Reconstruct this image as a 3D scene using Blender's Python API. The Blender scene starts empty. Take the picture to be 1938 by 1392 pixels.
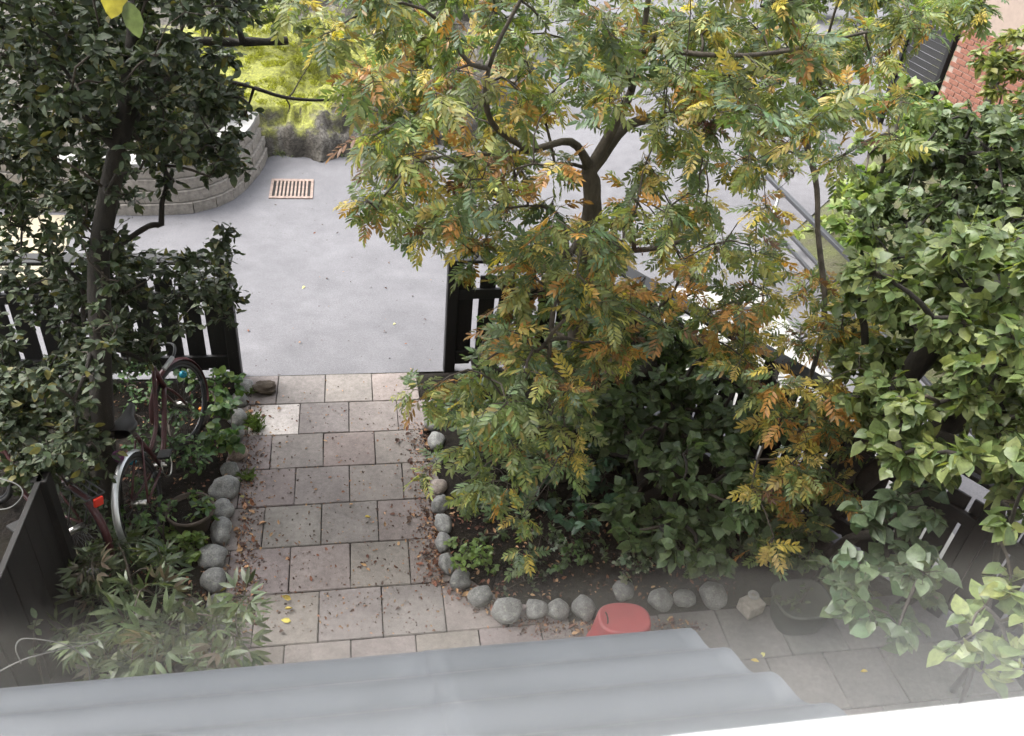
import bpy, bmesh, math, random
import numpy as np
from mathutils import Vector, Matrix, noise as mnoise

# ------------------------------------------------------------------ camera, sky, sun, exposure
sc = bpy.context.scene
COL = sc.collection
FPX = 1584.21                      # focal length in pixels of the 1938 px wide photograph
C0 = np.array([0.29913, -6.11377, 4.47002])
_yaw, _pitch, _roll = np.radians([12.67305, 35.40920, 5.88635])
_cy, _sy, _cp, _sp = np.cos(_yaw), np.sin(_yaw), np.cos(_pitch), np.sin(_pitch)
FW = np.array([_sy*_cp, _cy*_cp, -_sp])
_r = np.array([_cy, -_sy, 0.0]); _u = np.cross(_r, FW)
RR = np.cos(_roll)*_r + np.sin(_roll)*_u
UU = -np.sin(_roll)*_r + np.cos(_roll)*_u

cam_data = bpy.data.cameras.new('camera')
cam = bpy.data.objects.new('camera', cam_data); COL.objects.link(cam)
cam_data.sensor_fit = 'HORIZONTAL'; cam_data.sensor_width = 36.0
cam_data.lens = 36.0*FPX/1938.0
cam_data.clip_start = 0.02; cam_data.clip_end = 500
cam.matrix_world = Matrix(((RR[0], UU[0], -FW[0], C0[0]), (RR[1], UU[1], -FW[1], C0[1]), (RR[2], UU[2], -FW[2], C0[2]), (0, 0, 0, 1)))
cam_data.dof.use_dof = True; cam_data.dof.focus_distance = 6.5; cam_data.dof.aperture_fstop = 8.0
sc.camera = cam

SUN_EL, SUN_AZ = math.radians(56), math.radians(-62)      # veiled sun high over the yard, to the left; azimuth from +Y
world = bpy.data.worlds.new('World'); sc.world = world; world.use_nodes = True
wn = world.node_tree.nodes; wl = world.node_tree.links
for n in list(wn): wn.remove(n)
sky = wn.new('ShaderNodeTexSky'); sky.sky_type = 'NISHITA'; sky.sun_disc = False
sky.sun_elevation = SUN_EL; sky.sun_rotation = SUN_AZ
sky.air_density = 1.0; sky.dust_density = 6.0; sky.ozone_density = 1.0
hs = wn.new('ShaderNodeHueSaturation'); hs.inputs['Saturation'].default_value = 0.27   # cloud-white overcast
bgn = wn.new('ShaderNodeBackground'); bgn.inputs['Strength'].default_value = 0.15
wo = wn.new('ShaderNodeOutputWorld')
wl.new(sky.outputs[0], hs.inputs['Color']); wl.new(hs.outputs[0], bgn.inputs['Color']); wl.new(bgn.outputs[0], wo.inputs['Surface'])

sd = bpy.data.lights.new('sun', 'SUN'); sd.energy = 0.55; sd.angle = math.radians(30); sd.color = (1.0, 0.95, 0.88)
sun = bpy.data.objects.new('sun', sd); COL.objects.link(sun)
_sd = Vector((math.sin(SUN_AZ)*math.cos(SUN_EL), math.cos(SUN_AZ)*math.cos(SUN_EL), math.sin(SUN_EL)))
sun.rotation_euler = _sd.to_track_quat('Z', 'Y').to_euler()
sun.location = (0, 5, 20)

sc.view_settings.view_transform = 'Standard'; sc.view_settings.look = 'None'
sc.view_settings.exposure = 2.05; sc.view_settings.gamma = 1.0
sc.view_settings.use_curve_mapping = False
sc.cycles.use_denoising = True
sc.cycles.max_bounces = 5; sc.cycles.diffuse_bounces = 3; sc.cycles.glossy_bounces = 2; sc.cycles.transmission_bounces = 3; sc.cycles.transparent_max_bounces = 8
sc.cycles.use_adaptive_sampling = True; sc.cycles.adaptive_threshold = 0.02
sc.cycles.sample_clamp_indirect = 4.0

# ------------------------------------------------------------------ pixel <-> world (photograph pixels)
def ray(x, y): return FW + RR*((x-969)/FPX) + UU*((696-y)/FPX)
def gz(x, y, z=0.0):
    d = ray(x, y); return C0 + d*((z-C0[2])/d[2])
def gy(x, y, Y):
    d = ray(x, y); return C0 + d*((Y-C0[1])/d[1])
def gx(x, y, X):
    d = ray(x, y); return C0 + d*((X-C0[0])/d[0])
def pd(x, y, D):
    d = ray(x, y); return C0 + d*(D/np.linalg.norm(d))
def pj(P):
    d = np.asarray(P, float) - C0; z = d @ FW
    return np.stack([969+FPX*(d @ RR)/z, 696-FPX*(d @ UU)/z, z], -1)

rng = np.random.default_rng(11)
random.seed(11)
ORD = ['first', 'second', 'third', 'fourth', 'fifth', 'sixth', 'seventh', 'eighth', 'ninth', 'tenth', 'eleventh', 'twelfth', 'thirteenth',
       'fourteenth', 'fifteenth', 'sixteenth', 'seventeenth', 'eighteenth', 'nineteenth', 'twentieth']

# ------------------------------------------------------------------ object helpers
def tag(o, label=None, cat=None, group=None, kind=None):
    if label: o['label'] = label
    if cat: o['category'] = cat
    if group: o['group'] = group
    if kind: o['kind'] = kind
    return o
def empty(name, loc=(0, 0, 0)):
    o = bpy.data.objects.new(name, None); COL.objects.link(o); o.location = Vector(loc); o.empty_display_size = 0.1
    return o
def link(name, me, mat=None, parent=None, loc=None):
    o = bpy.data.objects.new(name, me); COL.objects.link(o)
    if mat is not None and len(me.materials) == 0: me.materials.append(mat)
    if parent is not None: o.parent = parent
    if loc is not None: o.location = Vector(loc)
    return o
def npmesh(name, V, F, col=None, smooth=True):
    V = np.asarray(V, np.float32); F = np.asarray(F, np.int32)
    k = F.shape[1]
    me = bpy.data.meshes.new(name)
    me.vertices.add(len(V)); me.vertices.foreach_set('co', V.ravel())
    me.loops.add(F.size); me.loops.foreach_set('vertex_index', F.ravel())
    me.polygons.add(len(F)); me.polygons.foreach_set('loop_start', np.arange(0, F.size, k, dtype=np.int32))
    me.polygons.foreach_set('loop_total', np.full(len(F), k, np.int32))
    me.polygons.foreach_set('use_smooth', np.full(len(F), smooth))
    if col is not None:
        a = me.color_attributes.new('col', 'FLOAT_COLOR', 'POINT')
        c = np.ones((len(V), 4), np.float32); c[:, :3] = col
        a.data.foreach_set('color', c.ravel())
    me.update(calc_edges=True)
    return me
def bmmesh(name, bm, smooth=False):
    me = bpy.data.meshes.new(name); bm.normal_update(); bm.to_mesh(me); bm.free()
    if smooth: me.polygons.foreach_set('use_smooth', np.full(len(me.polygons), True))
    return me
def box_mesh(name, x0, x1, y0, y1, z0, z1, bev=0.0, seg=1):
    bm = bmesh.new()
    bmesh.ops.create_cube(bm, size=1)
    for v in bm.verts:
        v.co = Vector(((x0+x1)/2+v.co.x*(x1-x0), (y0+y1)/2+v.co.y*(y1-y0), (z0+z1)/2+v.co.z*(z1-z0)))
    if bev > 0: bmesh.ops.bevel(bm, geom=bm.edges[:], offset=bev, segments=seg, affect='EDGES', profile=0.5)
    return bmmesh(name, bm)
def tube_np(P, R, n=6, cap=True):
    P = np.asarray(P, float); m = len(P); R = np.broadcast_to(np.asarray(R, float), (m,))
    T = np.gradient(P, axis=0); T /= np.linalg.norm(T, axis=1)[:, None] + 1e-9
    a = np.array([0, 0, 1.0]) if abs(T[0, 2]) < 0.9 else np.array([1.0, 0, 0])
    N = np.cross(T[0], a); N /= np.linalg.norm(N)
    th = np.arange(n)*2*np.pi/n
    V = []
    for i in range(m):
        N = N - T[i]*(N @ T[i]); N /= np.linalg.norm(N) + 1e-9
        B = np.cross(T[i], N)
        V.append(P[i] + R[i]*(np.cos(th)[:, None]*N + np.sin(th)[:, None]*B))
    V = np.concatenate(V)
    F = []
    for i in range(m-1):
        for j in range(n):
            a0, b0 = i*n+j, i*n+(j+1) % n
            F.append((a0, b0, b0+n)); F.append((a0, b0+n, a0+n))
    if cap:
        for j in range(1, n-1):
            F.append((0, j+1, j)); F.append(((m-1)*n, (m-1)*n+j, (m-1)*n+j+1))
    return V, np.array(F, np.int32)
class Acc:
    """collects triangle pieces of one part"""
    def __init__(s): s.V = []; s.F = []; s.n = 0
    def add(s, V, F):
        s.V.append(np.asarray(V, float)); s.F.append(np.asarray(F, np.int64)+s.n); s.n += len(V)
    def tube(s, P, R, n=6): s.add(*tube_np(P, R, n))
    def mesh(s, name, smooth=True): return npmesh(name, np.concatenate(s.V), np.concatenate(s.F), smooth=smooth)
def smooth_path(pts, k=4):
    """Catmull-Rom through pts, k pieces per span"""
    P = np.asarray(pts, float)
    if len(P) < 3: return np.array([P[0]+(P[-1]-P[0])*t for t in np.linspace(0, 1, k+1)])
    Q = np.vstack([2*P[0]-P[1], P, 2*P[-1]-P[-2]]); out = []
    for i in range(1, len(Q)-2):
        for t in np.linspace(0, 1, k, endpoint=False):
            a, b, c, d = Q[i-1], Q[i], Q[i+1], Q[i+2]
            out.append(0.5*((2*b)+(c-a)*t+(2*a-5*b+4*c-d)*t*t+(3*b-a-3*c+d)*t**3))
    out.append(P[-1]); return np.array(out)

# ------------------------------------------------------------------ materials
def newmat(name):
    m = bpy.data.materials.new(name); m.use_nodes = True
    nt = m.node_tree; b = nt.nodes['Principled BSDF']
    return m, nt, b
def N(nt, t, **kw):
    n = nt.nodes.new(t)
    for k, v in kw.items(): setattr(n, k, v)
    return n
def objco(nt, scale=1.0):
    tc = N(nt, 'ShaderNodeTexCoord'); mp = N(nt, 'ShaderNodeMapping')
    mp.inputs['Scale'].default_value = (scale,)*3 if not isinstance(scale, tuple) else scale
    nt.links.new(tc.outputs['Object'], mp.inputs[0]); return mp.outputs[0]
def worldco(nt, scale=1.0):
    g = N(nt, 'ShaderNodeNewGeometry'); mp = N(nt, 'ShaderNodeMapping')
    mp.inputs['Scale'].default_value = (scale,)*3 if not isinstance(scale, tuple) else scale
    nt.links.new(g.outputs['Position'], mp.inputs[0]); return mp.outputs[0]
def noise(nt, co, scale, detail=4, rough=0.55, dist=0.0):
    n = N(nt, 'ShaderNodeTexNoise'); n.inputs['Scale'].default_value = scale; n.inputs['Detail'].default_value = detail
    n.inputs['Roughness'].default_value = rough; n.inputs['Distortion'].default_value = dist
    nt.links.new(co, n.inputs['Vector']); return n.outputs['Fac']
def ramp(nt, fac, stops):
    r = N(nt, 'ShaderNodeValToRGB'); e = r.color_ramp.elements
    while len(e) < len(stops): e.new(0.5)
    for i, (p, c) in enumerate(stops):
        e[i].position = p; e[i].color = (*c, 1) if len(c) == 3 else c
    nt.links.new(fac, r.inputs[0]); return r.outputs[0]
def mix(nt, fac, a, b, mode='MIX'):
    m = N(nt, 'ShaderNodeMix'); m.data_type = 'RGBA'; m.blend_type = mode
    for s, v in ((0, fac), (6, a), (7, b)):
        if hasattr(v, 'links') or hasattr(v, 'is_linked'): nt.links.new(v, m.inputs[s])
        elif isinstance(v, (int, float)): m.inputs[s].default_value = v
        else: m.inputs[s].default_value = (*v, 1)
    return m.outputs[2]
def bump(nt, b, h, strength=0.3, dist=0.01):
    n = N(nt, 'ShaderNodeBump'); n.inputs['Strength'].default_value = strength; n.inputs['Distance'].default_value = dist
    nt.links.new(h, n.inputs['Height']); nt.links.new(n.outputs[0], b.inputs['Normal'])
def g3(v): return (v, v, v)

def mat_simple(name, c, rough=0.6, metal=0.0, var=0.15, scale=12, bmp=0.15, spec=0.5):
    m, nt, b = newmat(name); co = objco(nt)
    f = noise(nt, co, scale, 5)
    col = ramp(nt, f, [(0.25, tuple(x*(1-var) for x in c)), (0.75, tuple(min(1, x*(1+var)) for x in c))])
    nt.links.new(col, b.inputs['Base Color']); b.inputs['Roughness'].default_value = rough; b.inputs['Metallic'].default_value = metal
    b.inputs['Specular IOR Level'].default_value = spec
    if bmp: bump(nt, b, noise(nt, co, scale*6, 3), bmp, 0.004)
    return m

def mat_asphalt():
    m, nt, b = newmat('asphalt'); co = worldco(nt)
    big = noise(nt, co, 0.5, 5, 0.65, 0.8); mid = noise(nt, co, 3.5, 6, 0.7, 0.3); sp = noise(nt, co, 48, 3, 0.8); fine = noise(nt, co, 190, 2, 0.7)
    c = ramp(nt, big, [(0.28, (0.104, 0.102, 0.110)), (0.5, (0.132, 0.129, 0.138)), (0.72, (0.160, 0.157, 0.167))])
    c = mix(nt, 1.0, c, ramp(nt, mid, [(0.28, g3(0.85)), (0.72, g3(1.13))]), 'MULTIPLY')
    c = mix(nt, 1.0, c, ramp(nt, sp, [(0.25, g3(0.84)), (0.5, g3(1.0)), (0.75, g3(1.18))]), 'MULTIPLY')
    c = mix(nt, 1.0, c, ramp(nt, fine, [(0.3, g3(0.6)), (0.7, g3(1.4))]), 'MULTIPLY')
    v = N(nt, 'ShaderNodeTexVoronoi'); v.inputs['Scale'].default_value = 15; nt.links.new(co, v.inputs['Vector'])
    spots = ramp(nt, v.outputs['Distance'], [(0.0, g3(1)), (0.10, g3(1)), (0.16, g3(0))])
    sel = ramp(nt, noise(nt, co, 6, 2), [(0.55, g3(0)), (0.63, g3(1))])
    c = mix(nt, mix(nt, 1.0, spots, sel, 'MULTIPLY'), c, (0.055, 0.047, 0.042))
    scuff = ramp(nt, noise(nt, worldco(nt, (1.2, 5.0, 1.0)), 3.0, 6, 0.75, 1.5), [(0.66, g3(0)), (0.74, g3(0.45))])
    c = mix(nt, scuff, c, (0.26, 0.255, 0.265))
    nt.links.new(c, b.inputs['Base Color']); b.inputs['Roughness'].default_value = 0.8; b.inputs['Specular IOR Level'].default_value = 0.35
    bump(nt, b, sp, 0.35, 0.008)
    return m
def mat_paver():
    m, nt, b = newmat('concrete_paver'); co = worldco(nt)
    oi = N(nt, 'ShaderNodeObjectInfo')
    big = noise(nt, co, 3.2, 5, 0.65, 0.4); fine = noise(nt, co, 230, 2, 0.7); mid = noise(nt, co, 28, 4, 0.7)
    c = mix(nt, 1.0, oi.outputs['Color'], ramp(nt, big, [(0.28, g3(0.70)), (0.7, g3(1.12))]), 'MULTIPLY')
    c = mix(nt, 1.0, c, ramp(nt, mid, [(0.3, g3(0.78)), (0.65, g3(1.12))]), 'MULTIPLY')
    c = mix(nt, 1.0, c, ramp(nt, fine, [(0.3, g3(0.72)), (0.6, g3(1.08))]), 'MULTIPLY')
    pits = ramp(nt, noise(nt, co, 60, 2, 0.5), [(0.66, g3(0)), (0.72, g3(0.55))])
    c = mix(nt, pits, c, (0.09, 0.08, 0.07))
    nt.links.new(c, b.inputs['Base Color']); b.inputs['Roughness'].default_value = 0.85; b.inputs['Specular IOR Level'].default_value = 0.3
    bump(nt, b, fine, 0.3, 0.003)
    return m
def mat_stone():
    m, nt, b = newmat('fieldstone'); co = objco(nt); oi = N(nt, 'ShaderNodeObjectInfo')
    f = noise(nt, co, 1.6, 6, 0.75); g = noise(nt, co, 9, 3, 0.7)
    c = mix(nt, 1.0, oi.outputs['Color'], ramp(nt, f, [(0.3, g3(0.45)), (0.7, g3(1.25))]), 'MULTIPLY')
    c = mix(nt, 1.0, c, ramp(nt, g, [(0.3, g3(0.5)), (0.65, g3(1.2))]), 'MULTIPLY')
    lich = ramp(nt, noise(nt, co, 2.2, 4, 0.7), [(0.58, g3(0)), (0.68, g3(0.5))])
    c = mix(nt, lich, c, (0.33, 0.35, 0.27))
    nt.links.new(c, b.inputs['Base Color']); b.inputs['Roughness'].default_value = 0.85
    bump(nt, b, f, 0.4, 0.01)
    return m
def mat_soil():
    m, nt, b = newmat('dark_soil'); co = worldco(nt)
    f = noise(nt, co, 40, 6, 0.75); g = noise(nt, co, 7, 4)
    c = ramp(nt, f, [(0.3, (0.003, 0.0025, 0.002)), (0.55, (0.012, 0.0095, 0.0078)), (0.75, (0.036, 0.028, 0.022))])
    c = mix(nt, ramp(nt, g, [(0.45, g3(0)), (0.65, g3(0.5))]), c, (0.022, 0.02, 0.012))
    nt.links.new(c, b.inputs['Base Color']); b.inputs['Roughness'].default_value = 0.95; b.inputs['Specular IOR Level'].default_value = 0.2
    bump(nt, b, f, 1.0, 0.03)
    return m
def mat_ground():
    m, nt, b = newmat('rough_ground'); co = worldco(nt)
    f = noise(nt, co, 3, 6, 0.7)
    c = ramp(nt, f, [(0.35, (0.05, 0.045, 0.03)), (0.65, (0.08, 0.09, 0.03))])
    nt.links.new(c, b.inputs['Base Color']); b.inputs['Roughness'].default_value = 0.95
    bump(nt, b, noise(nt, co, 30, 4), 0.8, 0.03)
    return m
def mat_rock():
    m, nt, b = newmat('mossy_rock'); co = worldco(nt)
    f = noise(nt, co, 2.4, 7, 0.7, 0.5); g = noise(nt, co, 26, 5, 0.75)
    rock = ramp(nt, f, [(0.3, (0.045, 0.038, 0.03)), (0.5, (0.12, 0.108, 0.09)), (0.7, (0.23, 0.215, 0.195))])
    crk = ramp(nt, noise(nt, worldco(nt, (1.0, 0.5, 1.6)), 6, 6, 0.7, 1.2), [(0.44, g3(0)), (0.5, g3(0.8)), (0.56, g3(0))])
    rock = mix(nt, crk, rock, (0.03, 0.025, 0.02))
    rock = mix(nt, 1.0, rock, ramp(nt, g, [(0.3, g3(0.55)), (0.7, g3(1.2))]), 'MULTIPLY')
    geo = N(nt, 'ShaderNodeNewGeometry'); sx = N(nt, 'ShaderNodeSeparateXYZ'); nt.links.new(geo.outputs['Normal'], sx.inputs[0])
    d = N(nt, 'ShaderNodeVectorMath', operation='DISTANCE'); nt.links.new(geo.outputs['Position'], d.inputs[0]); d.inputs[1].default_value = (-0.7, 6.8, 0.8)
    near = ramp(nt, d.outputs['Value'], [(0.0, g3(1)), (1.0, g3(0))])
    mr = N(nt, 'ShaderNodeMapRange'); mr.inputs[1].default_value = 1.0; mr.inputs[2].default_value = 2.5; mr.inputs[3].default_value = 0.42; mr.inputs[4].default_value = -0.1
    nt.links.new(d.outputs['Value'], mr.inputs[0])
    ad = N(nt, 'ShaderNodeMath', operation='ADD'); nt.links.new(mr.outputs[0], ad.inputs[0]); nt.links.new(noise(nt, co, 3.0, 5, 0.65), ad.inputs[1])
    msk = ramp(nt, ad.outputs[0], [(0.62, g3(0)), (0.78, g3(1))])
    flat = ramp(nt, sx.outputs['Z'], [(0.35, g3(0)), (0.6, g3(1))])
    msk = mix(nt, 1.0, msk, flat, 'MULTIPLY')
    moss = ramp(nt, g, [(0.3, (0.075, 0.072, 0.035)), (0.48, (0.21, 0.22, 0.05)), (0.6, (0.33, 0.34, 0.065)), (0.8, (0.34, 0.32, 0.13))])
    c = mix(nt, msk, rock, moss)
    nt.links.new(c, b.inputs['Base Color']); b.inputs['Roughness'].default_value = 0.92
    bump(nt, b, g, 0.8, 0.03)
    return m
def mat_wood_black():
    m, nt, b = newmat('black_stained_wood'); co = objco(nt, (30, 30, 2.5))
    f = noise(nt, co, 3, 5, 0.7, 0.3)
    c = ramp(nt, f, [(0.3, (0.004, 0.004, 0.0045)), (0.7, (0.013, 0.0125, 0.013))])
    nt.links.new(c, b.inputs['Base Color']); b.inputs['Roughness'].default_value = 0.55; b.inputs['Specular IOR Level'].default_value = 0.4
    bump(nt, b, f, 0.3, 0.003)
    return m
def mat_bark(name, a, c_):
    m, nt, b = newmat(name); co = objco(nt, (1, 1, 0.35))
    f = noise(nt, co, 34, 6, 0.75, 0.6); g = noise(nt, co, 7, 4)
    c = ramp(nt, f, [(0.3, a), (0.7, c_)])
    c = mix(nt, ramp(nt, g, [(0.5, g3(0)), (0.7, g3(0.4))]), c, tuple(x*1.5 for x in c_))
    nt.links.new(c, b.inputs['Base Color']); b.inputs['Roughness'].default_value = 0.85
    bump(nt, b, f, 0.8, 0.012)
    return m
def mat_leaf(name, trans=0.28, rough=0.42, spec=0.5, tint=(1.25, 1.3, 0.55)):
    m, nt, b = newmat(name)
    at = N(nt, 'ShaderNodeAttribute'); at.attribute_name = 'col'
    co = worldco(nt); f = noise(nt, co, 45, 3, 0.6)
    c = mix(nt, 1.0, at.outputs['Color'], ramp(nt, f, [(0.3, g3(0.72)), (0.7, g3(1.22))]), 'MULTIPLY')
    nt.links.new(c, b.inputs['Base Color']); b.inputs['Roughness'].default_value = rough; b.inputs['Specular IOR Level'].default_value = spec
    t = N(nt, 'ShaderNodeBsdfTranslucent'); tc = mix(nt, 1.0, c, tint, 'MULTIPLY'); nt.links.new(tc, t.inputs['Color'])
    ms = N(nt, 'ShaderNodeMixShader'); ms.inputs[0].default_value = trans
    out = nt.nodes['Material Output']
    nt.links.new(b.outputs[0], ms.inputs[1]); nt.links.new(t.outputs[0], ms.inputs[2]); nt.links.new(ms.outputs[0], out.inputs['Surface'])
    return m
def mat_glass():
    m, nt, b = newmat('window_glass'); nt.nodes.remove(b)
    tr = N(nt, 'ShaderNodeBsdfTransparent'); tr.inputs['Color'].default_value = (0.97, 0.98, 0.98, 1)
    gl = N(nt, 'ShaderNodeBsdfGlossy'); gl.inputs['Roughness'].default_value = 0.16
    fr = N(nt, 'ShaderNodeFresnel'); fr.inputs['IOR'].default_value = 1.9
    ms = N(nt, 'ShaderNodeMixShader'); out = nt.nodes['Material Output']
    nt.links.new(fr.outputs[0], ms.inputs[0]); nt.links.new(tr.outputs[0], ms.inputs[1]); nt.links.new(gl.outputs[0], ms.inputs[2]); nt.links.new(ms.outputs[0], out.inputs['Surface'])
    return m
def mat_metal_sheet():
    m, nt, b = newmat('grey_coated_sheet'); co = worldco(nt)
    f = noise(nt, co, 2.2, 4, 0.6, 0.4); g = noise(nt, co, 180, 2, 0.6)
    c = ramp(nt, f, [(0.3, (0.040, 0.045, 0.053)), (0.7, (0.054, 0.060, 0.070))])
    v = N(nt, 'ShaderNodeTexVoronoi'); v.inputs['Scale'].default_value = 13; nt.links.new(co, v.inputs['Vector'])
    sp = ramp(nt, v.outputs['Distance'], [(0.03, g3(1)), (0.06, g3(0))])
    sel = ramp(nt, noise(nt, co, 6, 2), [(0.6, g3(0)), (0.64, g3(0.9))])
    c = mix(nt, mix(nt, 1.0, sp, sel, 'MULTIPLY'), c, (0.75, 0.75, 0.72))
    nt.links.new(c, b.inputs['Base Color']); b.inputs['Roughness'].default_value = 0.42
    bump(nt, b, g, 0.05, 0.002)
    return m

M = dict(asphalt=mat_asphalt(), paver=mat_paver(), stone=mat_stone(), soil=mat_soil(), ground=mat_ground(), rock=mat_rock(), black=mat_wood_black(),
         bark=mat_bark('grey_brown_bark', (0.03, 0.024, 0.018), (0.12, 0.10, 0.08)), bark2=mat_bark('dark_bark', (0.008, 0.0065, 0.005), (0.028, 0.023, 0.018)),
         twig=mat_simple('twig_bark', (0.05, 0.04, 0.03), 0.8), leaf=mat_leaf('leaf', 0.40), leafdark=mat_leaf('dark_leaf', 0.2, 0.55, 0.35),
         glass=mat_glass(), sheet=mat_metal_sheet(), white=mat_simple('white_paint', (0.82, 0.82, 0.81), 0.45, var=0.02, bmp=0.03),
         facade=mat_simple('light_render', (0.5, 0.48, 0.44), 0.85), interior=mat_simple('interior_paint', (0.22, 0.2, 0.18), 0.8, bmp=0),
         floorwood=mat_simple('dark_floor_boards', (0.06, 0.04, 0.03), 0.5), red=mat_simple('faded_red_plastic', (0.24, 0.045, 0.048), 0.5, var=0.18, scale=7, bmp=0.05),
         block=mat_simple('split_concrete_block', (0.27, 0.245, 0.215), 0.9, var=0.35, scale=22, bmp=0.8), pale=mat_simple('pale_concrete', (0.30, 0.295, 0.28), 0.85, var=0.12, scale=8, bmp=0.2),
         cream=mat_simple('cream_slab', (0.30, 0.265, 0.19), 0.85, var=0.12, scale=8, bmp=0.2), rust=mat_simple('rusty_cast_iron', (0.25, 0.185, 0.155), 0.75, var=0.45, scale=30, bmp=0.4),
         hole=mat_simple('drain_dark', (0.012, 0.011, 0.01), 0.9, bmp=0), rail=mat_simple('dark_grey_steel', (0.035, 0.036, 0.04), 0.4, var=0.1), galv=mat_simple('galvanised_steel', (0.45, 0.46, 0.46), 0.4, 0.5),
         brick=mat_simple('red_brick', (0.19, 0.078, 0.052), 0.9, var=0.25, scale=20, bmp=0.5), mortar=mat_simple('mortar', (0.28, 0.22, 0.185), 0.95, var=0.1),
         maroon=mat_simple('maroon_enamel', (0.055, 0.014, 0.016), 0.35, var=0.3, scale=20, bmp=0.1), chrome=mat_simple('chrome', (0.55, 0.53, 0.5), 0.28, 1.0, var=0.05, bmp=0),
         alu=mat_simple('aluminium_mudguard', (0.62, 0.63, 0.64), 0.35, 0.85, var=0.15, bmp=0.05), rubber=mat_simple('black_rubber', (0.012, 0.012, 0.012), 0.7, bmp=0.2), leather=mat_simple('black_saddle', (0.015, 0.014, 0.014), 0.45),
         blue=mat_simple('turquoise_plastic', (0.01, 0.22, 0.32), 0.25, var=0.1, bmp=0), reflector=mat_simple('red_reflector', (0.75, 0.05, 0.03), 0.25, var=0.1, bmp=0), orange=mat_simple('orange_reflector', (0.75, 0.22, 0.03), 0.3, var=0.1, bmp=0),
         purple=mat_simple('purple_plastic', (0.12, 0.025, 0.10), 0.35, var=0.1, bmp=0), terracotta=mat_simple('dark_clay_pot', (0.06, 0.045, 0.035), 0.8, var=0.3), tub=mat_simple('grey_green_tub', (0.045, 0.05, 0.04), 0.8, var=0.25),
         darkwood=mat_simple('weathered_dark_boards', (0.011, 0.010, 0.0095), 0.8, var=0.35, scale=9, bmp=0.4), cable=mat_simple('pale_cable', (0.10, 0.10, 0.095), 0.6, bmp=0), clod=mat_simple('peat_clod', (0.06, 0.045, 0.032), 0.95, var=0.5, scale=30, bmp=1.0), litter=mat_leaf('dry_leaf', 0.05, 0.7, 0.25, (1, 1, 1)))

# ------------------------------------------------------------------ the setting: ground, asphalt, pavers, beds
FC = np.array([2.34, 0.03]); FD = np.array([0.520, -0.854]); FE = FC + FD*5.2       # side fence: corner, direction, end
def sheet(name, pts, z, mat, kind='structure', label=None):
    bm = bmesh.new(); vs = [bm.verts.new((x, y, z)) for x, y in pts]; bm.faces.new(vs)
    o = link(name, bmmesh(name, bm), mat); tag(o, kind=kind, label=label); return o
sheet('ground', [(-120, -60), (120, -60), (120, 160), (-120, 160)], -0.06, M['ground'], label='rough earth ground under everything')
sheet('asphalt_road', [(-14, 0.0), (2.32, 0.0), tuple(FE), (5.6, FE[1]), (5.75, 2.775), (7.466, 4.486), (10.02, 7.52), (20, 17), (30, 30), (-14, 30)], 0.0, M['asphalt'], label='worn grey asphalt yard and road beyond the gate')

path = sheet('paved_path', [(-1.45, -0.004), (1.0, -0.004), (1.0, -2.4), (1.8, -2.4), (1.8, -2.7), (4.4, -2.9), (4.9, -5.84), (-1.45, -5.84)], -0.014, M['soil'], label='path of square concrete pavers in running bond')
T = 0.4
def paver_mesh(i, w=T):
    r = random.Random(i); bm = bmesh.new()
    bmesh.ops.create_cube(bm, size=1)
    for v in bm.verts: v.co = Vector((v.co.x*(w-0.007), v.co.y*(T-0.007), v.co.z*0.05-0.025))
    bmesh.ops.bevel(bm, geom=bm.edges[:], offset=0.004, segments=2, affect='EDGES')
    for v in bm.verts: v.co += Vector((r.uniform(-1, 1), r.uniform(-1, 1), 0))*0.0012
    return bmmesh('paver', bm)
PVM = [paver_mesh(i) for i in range(4)]
for me in PVM: me.materials.append(M['paver'])
pale = {(0.5, 0): 1.2, (-0.5, 0): 1.06, (1.5, 0): 1.12, (1.0, 1): 1.08, (0.0, 1): 1.02}
for j in range(0, 14):
    off = 0.5 if j % 2 == 0 else 0.0
    u0, u1 = (-2.5, 2.5) if j < 6 else (-2.5, 4.0) if j == 6 else (-3.5, 11.0)
    u = u0 + ((off - u0) % 1.0)
    while u <= u1:
        x = u*T; y = -(j+0.5)*T
        if not (j >= 7 and x > 4.25 + (-y-2.9)*0.3) and not (j < 6 and x > 0.98):
            o = link('paver', PVM[rng.integers(4)], None, path, (x, y, rng.normal(0, 0.0016)))
            o.rotation_euler = (rng.normal(0, 0.004), rng.normal(0, 0.004), rng.normal(0, 0.006) + (math.pi if rng.random() < .5 else 0))
            k = pale.get((u, j), 1.0)*rng.uniform(0.95, 1.05)
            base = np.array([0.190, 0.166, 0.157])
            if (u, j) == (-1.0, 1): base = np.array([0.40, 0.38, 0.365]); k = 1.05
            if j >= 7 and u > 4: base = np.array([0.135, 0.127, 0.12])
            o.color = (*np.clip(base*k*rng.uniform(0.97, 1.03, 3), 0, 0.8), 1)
        u += 1.0

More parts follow.
